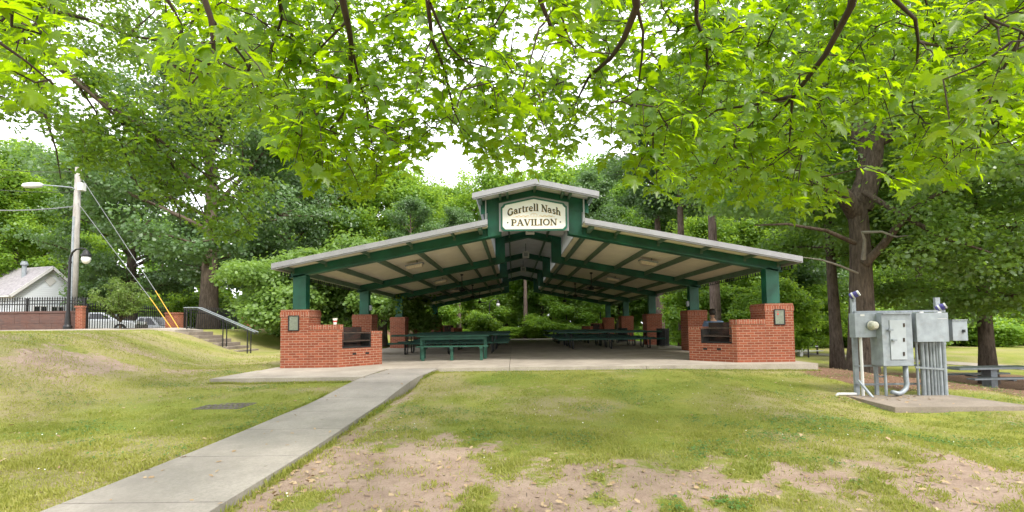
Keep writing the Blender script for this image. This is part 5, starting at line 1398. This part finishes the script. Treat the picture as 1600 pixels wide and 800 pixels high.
# utility pole, lamp arm, wires
pp = at(113, 500, 23.2); pz = gh(pp.x, pp.y); tp_ = at(122.5, 262, 23.2)
up_ = thing('utility_pole', 'tall weathered wooden utility pole with a street lamp arm at the left', 'utility pole', (pp.x, pp.y, pz))
m = MB(); m.tube([(pp.x, pp.y, pz-.4), ((pp.x+tp_.x)/2, pp.y, (pz+tp_.z)/2), tp_], [.19, .16, .125], 14); m.obj('pole', 'wood_pole', up_, smooth=True)
m = MB(); c0 = at(117.5, 400, 23.05); m.tube([(pp.x+.06, 23.02, pz), (tp_.x-.02, 23.06, tp_.z-2.6)], .05, 8); m.obj('riser_conduit', 'galv', up_)
m = MB(); m.tube([at(118, 296, 23.1), at(112, 293, 23), at(88, 290.5, 22.5), at(62, 289, 22)], [.035, .035, .03, .028], 7); m.obj('lamp_arm', 'galv', up_)
c_ = at(50, 289.5, 21.8); m = MB(); m.lathe([(.03, -.45), (.12, -.32), (.15, 0), (.11, .3), (.03, .38)], c_, 12, (at(30, 290, 21.4)-at(60, 289, 22)).normalized()); m.obj('luminaire', 'white', up_, smooth=True)
m = MB(); c_ = at(128, 292, 23.05); m.ab(c_.x-.12, c_.x+.12, c_.y-.12, c_.y+.12, c_.z-.2, c_.z+.2); m.obj('control_box', 'white', up_, bevel=.02)
def wire(pts, r): 
    m = MB(); m.tube(pts, r, 5); return m
for (lab, g, s_) in (('steel guy wire with yellow guard ending left of the other on the bank', (272.5, 513, 20.8), at(118, 312, 23.2)), ('steel guy wire with yellow guard ending right of the other on the bank', (283.5, 513, 20.6), at(121, 268, 23.2))):
    e = at(*g); e = Vector((e.x, e.y, gh(e.x, e.y)))
    r = thing('guy_wire', lab, 'guy wire', e)
    wire([s_, s_.lerp(e, .78)], .014).obj('cable', 'cable_lt', r)
    wire([s_.lerp(e, .775), e-Vector((0, 0, .1))], .018).obj('guard', 'yellow', r)
for i, (a, b) in enumerate((((122, 268, 23.2), (-180, 232, 19)), ((118, 322, 23.2), (-200, 309, 17)), ((120, 300, 23.2), (-220, 262, 20)))):
    A_, B_ = at(*a), at(*b); pts = [A_.lerp(B_, t)-Vector((0, 0, .35*4*t*(1-t))) for t in np.linspace(0, 1, 9)]
    o = wire(pts, .016 if i != 1 else .028).obj('power_line', 'cable' if i != 1 else 'cable_lt', None, loc=A_)  # second wire: its sunlit look is put into the paler colour
    tag(o, ['thin upper power line running left from the utility pole top', 'thick service cable in a sunlit pale tone running left from the utility pole below the lamp arm', 'thin middle power line running left from the utility pole'][i], 'power line')
def street_lamp(loc, label, Hh=4.0, rz=0.):
    r = thing('street_lamp', label, 'street lamp', (0, 0, 0)); m = MB()
    m.tube([(0, 0, -.3), (0, 0, .05), (0, 0, .9), (.01, 0, Hh*.84)], [.14, .13, .075, .055], 12); m.lathe([(.17, 0), (.17, .25), (.12, .34), (.09, .9)], (0, 0, 0), 14); m.obj('pole', 'black', r)
    m = MB(); k = Hh*.84; m.tube([(.01, 0, k), (.03, 0, k+.28), (.13, 0, k+.50), (.32, 0, k+.64), (.60, 0, k+.68), (.84, 0, k+.66), (.88, 0, k+.60)], [.055, .05, .045, .04, .035, .035, .035], 8); m.lathe([(.075, 0), (.075, .09)], (.01, 0, k-.03), 12); m.obj('crook', 'black', r)
    m = MB(); m.lathe([(.05, .62), (.10, .58), (.16, .42), (.21, .36), (.21, .30), (.17, .29)], (.88, 0, k-.02), 16); ln = m.obj('lantern', 'black', r)
    m = MB(); m.lathe([(.165, .285), (.19, .16), (.15, .02), (.07, -.05), (.02, -.07)], (.88, 0, k-.02), 16); m.obj('globe', 'lens', ln, smooth=True)
    r.location = loc; r.rotation_euler = (0, 0, rz); return r
lp = at(106, 500, 22.0); l0 = street_lamp((lp.x, lp.y, gh(lp.x, lp.y)), 'black crook topped street lamp in front of the white house', 4.0, -.1)
lp = at(765, 500, 40.2); place_copy(l0, (lp.x, lp.y, gh(lp.x, lp.y)), 'black street lamp standing behind the pavilion above the left row of tables', 0, (.86, .86, .86))
lp = at(938, 500, 41); place_copy(l0, (lp.x, lp.y, gh(lp.x, lp.y)), 'black street lamp behind the far right barbecue', .2, (.84, .84, .84))
for o_l in [o for o in COL.objects if o.get('category') == 'street lamp']: o_l['group'] = 'black street lamps'

def vehicle(name, label, cat, loc, rz, mat, prof, cab, L, Wd):
    r = thing(name, label, cat, (0, 0, 0)); m = MB()
    m.prism([(x, -Wd/2, z) for x, z in prof], (0, Wd, 0)); m.obj('body', mat, r, bevel=.05)
    m = MB(); (x0, x1, x2, x3, zl, zu) = cab
    m.hexa([(x0, -Wd/2+.06, zl), (x3, -Wd/2+.06, zl), (x3, Wd/2-.06, zl), (x0, Wd/2-.06, zl), (x1, -Wd/2+.2, zu), (x2, -Wd/2+.2, zu), (x2, Wd/2-.2, zu), (x1, Wd/2-.2, zu)]); m.obj('cab', mat, r, bevel=.04)
    for s in (-1, 1):
        m = MB(); e = .012
        def q(x, t):      # point on the cab flank at height fraction t
            y = (Wd/2-.06)*(1-t)+(Wd/2-.2)*t+e; return (x, s*y, zl+(zu-zl)*t)
        xm = (x1+x2)/2
        for a0, a1, b0, b1 in ((x0+.25, x1+.12, xm-.04, xm-.04), (xm+.04, xm+.04, x3-.30, x2-.10)):
            p = [q(a0, .12), q(b0, .12), q(b1, .86), q(a1, .86)]; m.prism(p, (0, s*.01, 0))
        m.obj('side_window', 'glass_dk', r)
        for x in (-L*.30, L*.31):
            m = MB(); m.lathe([(.20, -.11), (.35, -.10), (.36, -.06), (.36, .06), (.35, .10), (.20, .11)], (x, s*(Wd/2-.08), .36), 20, (0, 1, 0)); wh = m.obj('wheel', 'rubber', r)
            m = MB(); m.lathe([(.04, .0), (.19, .012), (.21, .03)], (x, s*(Wd/2+.022), .36), 16, (0, s, 0)); m.obj('rim', 'galv', wh)
        m = MB(); m.ab(L/2-.03, L/2+.015, s*(Wd/2-.38)-.14, s*(Wd/2-.38)+.14, .68, .84); m.obj('headlight', 'lens', r)
    m = MB(); m.hexa([(x3+.005, -Wd/2+.14, zl+.04), (x3+.02, -Wd/2+.14, zl+.04), (x3+.02, Wd/2-.14, zl+.04), (x3+.005, Wd/2-.14, zl+.04), (x2+.03, -Wd/2+.26, zu-.06), (x2+.045, -Wd/2+.26, zu-.06), (x2+.045, Wd/2-.26, zu-.06), (x2+.03, Wd/2-.26, zu-.06)]); m.obj('windscreen', 'glass_dk', r)
    r.location = loc; r.rotation_euler = (0, 0, rz); return r
c_ = at(236, 505, 36); vehicle('pickup_truck', 'white pickup truck parked beyond the iron fence', 'pickup truck', (c_.x, 36, gh(c_.x, 36)), .12, 'car_white',
    [(-2.7, .45), (2.65, .45), (2.7, .75), (2.6, 1.02), (1.15, 1.10), (-.6, 1.12), (-2.65, 1.12)], (-.75, -.45, .55, 1.2, 1.10, 1.82), 5.4, 1.95)
c_ = at(160, 490, 30.5); vehicle('parked_car', 'pale silver car behind the iron fence and the young tree', 'car', (c_.x, 30.5, gh(c_.x, 30.5)), .3, 'car_silver',
    [(-2.2, .35), (2.2, .35), (2.25, .65), (2.1, .85), (1.1, .98), (-1.6, 1.02), (-2.2, .95)], (-1.7, -1.1, .35, 1.15, .97, 1.46), 4.5, 1.8)

# ------------------------------------------------------------------ grass, clover, fallen leaves
def free(x, y):
    pxl = np.interp(y, [0, 4.5, 8, 11.7], [-3.37, -3.37, -3.47, -3.19])
    on = (x > pxl-.02) & (x < pxl+1.245) & (y < 11.8)
    on |= (y > SY0-.04) & (x > SX0-.08) & (x < SX1+.03)
    on |= (y > 9.9) & (x > SX0-.08) & (x < -2)
    on |= (np.abs(x-dg.location.x) < .44) & (np.abs(y-dg.location.y) < .33)
    px_ = [p.x for p in pad]; py_ = [p.y for p in pad]
    on |= (x > min(px_)-.02) & (x < max(px_)+.02) & (y > min(py_)-.02) & (y < max(py_)+.02)
    return ~on
def sample(n, x0, x1, y0, y1, near=1.):
    y = y0+(y1-y0)*rs.rand(n)**near; x = rs.uniform(-1, 1, n)*np.maximum(3, 1.25*y+.8)
    k = (x > x0) & (x < x1); return x[k], y[k]
x, y = sample(420000, -12, 11.5, 3.0, 14, 1.45)
g = cover(x, y); fine = fbm(x, y, 3.2, 71); mul = mulch(x, y)
patch = ss(.36, .62, fine)
pr = np.where(g > .62, .35+.65*patch, .035+.6*ss(.25, .62, g)*patch+.45*ss(.58, .74, fbm(x, y, 3.1, 77)))*(1-mul)
k = (rs.rand(len(x)) < pr) & free(x, y); x, y = x[k], y[k]; n = len(x); fine = fine[k]
hgt = (.018+.034*fine*rs.uniform(.5, 1.2, n))*(1+.25*(y < 6))
D = np.stack([rs.normal(size=n)*.75, rs.normal(size=n)*.75, np.ones(n)], 1); N = np.stack([rs.normal(size=n), rs.normal(size=n), np.full(n, .15)], 1)
tint = np.clip(.36+.95*fbm(x, y, .55, 81)-.45*(fine-.4)+rs.normal(size=n)*.16+.35*dry(x, y), 0, 1)
# longer blades leaning over the edges of the concrete, and coarser tufts up the bank
ye = rs.uniform(3.0, 11.7, 9000); sd_ = rs.rand(9000) < .5; xe = np.interp(ye, [0, 4.5, 8, 11.7], [-3.37, -3.37, -3.47, -3.19])+np.where(sd_, -.012-np.abs(rs.normal(size=9000))*.03, 1.237+np.abs(rs.normal(size=9000))*.03)
ke = (rs.rand(9000) < .15+.85*ss(.38, .6, fbm(xe, ye, 1.9, 87)))&(~((ye > 9.85) & sd_))
xe, ye = xe[ke], ye[ke]; xs_ = rs.uniform(-1.9, 7.8, 5000); ys_ = SY0-.015-np.abs(rs.normal(size=5000))*.04
xw = rs.uniform(-6.6, -3.3, 2200); yw = 9.91-np.abs(rs.normal(size=2200))*.035
xh = rs.uniform(-22, -6.8, 60000); yh = rs.uniform(8, 19, 60000); kh = rs.rand(60000) < .25+.75*ss(.4, .62, fbm(xh, yh, 1.1, 88)); xh, yh = xh[kh], yh[kh]
x2 = np.concatenate([xe, xs_, xw, xh]); y2 = np.concatenate([ye, ys_, yw, yh]); n2 = len(x2)
h2 = np.concatenate([rs.uniform(.04, .085, len(xe)), rs.uniform(.03, .06, len(xs_)), rs.uniform(.03, .07, len(xw)), rs.uniform(.03, .06, len(xh))])
x = np.concatenate([x, x2]); y = np.concatenate([y, y2]); hgt = np.concatenate([hgt, h2]); n = len(x)
D = np.concatenate([D, np.stack([rs.normal(size=n2)*.6, rs.normal(size=n2)*.6, np.ones(n2)], 1)]); N = np.concatenate([N, np.stack([rs.normal(size=n2), rs.normal(size=n2), np.full(n2, .15)], 1)])
tint = np.concatenate([tint, np.clip(.2+.7*fbm(x2, y2, .8, 82)+rs.normal(size=n2)*.16+.45*dry(x2, y2)*(fbm(x2, y2, 1.5, 83)), 0, 1)])
T_BLADE = tmpl([(-.12, 0, 0), (.12, 0, 0), (.03, .62, .06), (0, 1, .26)], [(0, 1, 2), (0, 2, 3)])
me = scatter('grass', T_BLADE, np.stack([x, y, zt(x, y)-.003], 1), N, D, hgt, 'blade', tint)
o = bpy.data.objects.new('grass', me); COL.objects.link(o); tag(o, 'short patchy lawn grass round the walk and in front of the pavilion', 'grass', kind='stuff')
x, y = sample(230000, -12, 11.5, 3.2, 13.5, 1.4); pc = ss(.50, .70, fbm(x, y, 1.3, 91))*ss(.6, .95, cover(x, y))
k = (rs.rand(len(x)) < pc*.62) & free(x, y); x, y = x[k], y[k]; n = len(x)
D = np.stack([rs.normal(size=n), rs.normal(size=n), rs.normal(size=n)*.15], 1); N = np.stack([rs.normal(size=n)*.3, rs.normal(size=n)*.3, np.ones(n)], 1)
T_CLOV = tmpl([(0, 0, 0), (.5, .3, .08), (.42, .9, .04), (-.42, .9, .04), (-.5, .3, .08)], [(0, 1, 2), (0, 2, 3), (0, 3, 4)])
me = scatter('clover', T_CLOV, np.stack([x, y, zt(x, y)+rs.uniform(.01, .04, n)], 1), N, D, rs.uniform(.014, .026, n), 'clover', rs.rand(n))
o = bpy.data.objects.new('clover', me); COL.objects.link(o); tag(o, 'dark green clover patches in the lawn', 'clover', kind='stuff')
x, y = sample(9000, -12, 11.5, 3.4, 12, 1.3); k = (rs.rand(len(x)) < .09*ss(.45, .62, fbm(x, y, 1.1, 93))*(cover(x, y) > .5)) & free(x, y); x, y = x[k], y[k]; n = len(x)
me = scatter('clover_flowers', T_CLOV, np.stack([x, y, zt(x, y)+rs.uniform(.035, .06, n)], 1), rs.normal(size=(n, 3))*.5+np.array([0, -.5, .6]), rs.normal(size=(n, 3)), rs.uniform(.009, .016, n), 'petal', rs.rand(n))
o = bpy.data.objects.new('clover_flowers', me); COL.objects.link(o); tag(o, 'tiny white clover flowers dotted over the lawn', 'clover flowers', kind='stuff')
x, y = sample(10000, -12, 13, 3.0, 15, 1.2); w = .12+.5*mulch(x, y)+.35*(cover(x, y) < .5)+.7*(np.abs(x+2.02) < .35)*(y < 10)
pxl = np.interp(y, [0, 4.5, 8, 11.7], [-3.37, -3.37, -3.47, -3.19]); onw = (x > pxl) & (x < pxl+1.22) & (y < 11.7); w = np.where(onw, .10, w)
k = (rs.rand(len(x)) < w) & (free(x, y) | onw); x, y, onw = x[k], y[k], onw[k]; n = len(x)
z = np.where(onw, [path_z(q)+.006 for q in y], zt(x, y)+.012)
xp = rs.uniform(5.9, 7.8, 160); yp = rs.uniform(min(p.y for p in pad)+.05, max(p.y for p in pad)-.1, 160); kk = rs.rand(160) < ss(min(p.y for p in pad), max(p.y for p in pad), yp); xp, yp = xp[kk], yp[kk]
x = np.concatenate([x, xp]); y = np.concatenate([y, yp]); z = np.concatenate([z, np.full(len(xp), PADZ+.008)]); n = len(x)
N = np.stack([rs.normal(size=n)*.35, rs.normal(size=n)*.35, np.ones(n)], 1); D = np.stack([rs.normal(size=n), rs.normal(size=n), rs.normal(size=n)*.2], 1)
me = scatter('leaf_litter', T_OAK, np.stack([x, y, z], 1), N, D, rs.uniform(.03, .075, n), 'litter', rs.rand(n))
o = bpy.data.objects.new('leaf_litter', me); COL.objects.link(o); tag(o, 'fallen tan leaves scattered over the ground, walk and pad', 'fallen leaves', kind='stuff')
# bark chips and small sticks on the bare ground
m = MB()
for i in range(300):
    x_ = rs.uniform(-1.6, 7.5); y_ = rs.uniform(3.2, 7.2)
    if cover(np.array([x_]), np.array([y_]))[0] > .6 and rs.rand() < .8: continue
    a = rs.uniform(0, 3.14); L = rs.uniform(.01, .03) if rs.rand() < .95 else rs.uniform(.06, .16); z_ = gh(x_, y_)+.006
    m.bar((x_, y_, z_), (x_+L*math.cos(a), y_+L*math.sin(a), z_+rs.uniform(-.003, .006)), .0035, .0035)
o = m.obj('twig_litter', 'twig', None); tag(o, 'small sticks and chips on the bare earth in the foreground', 'sticks', kind='stuff')
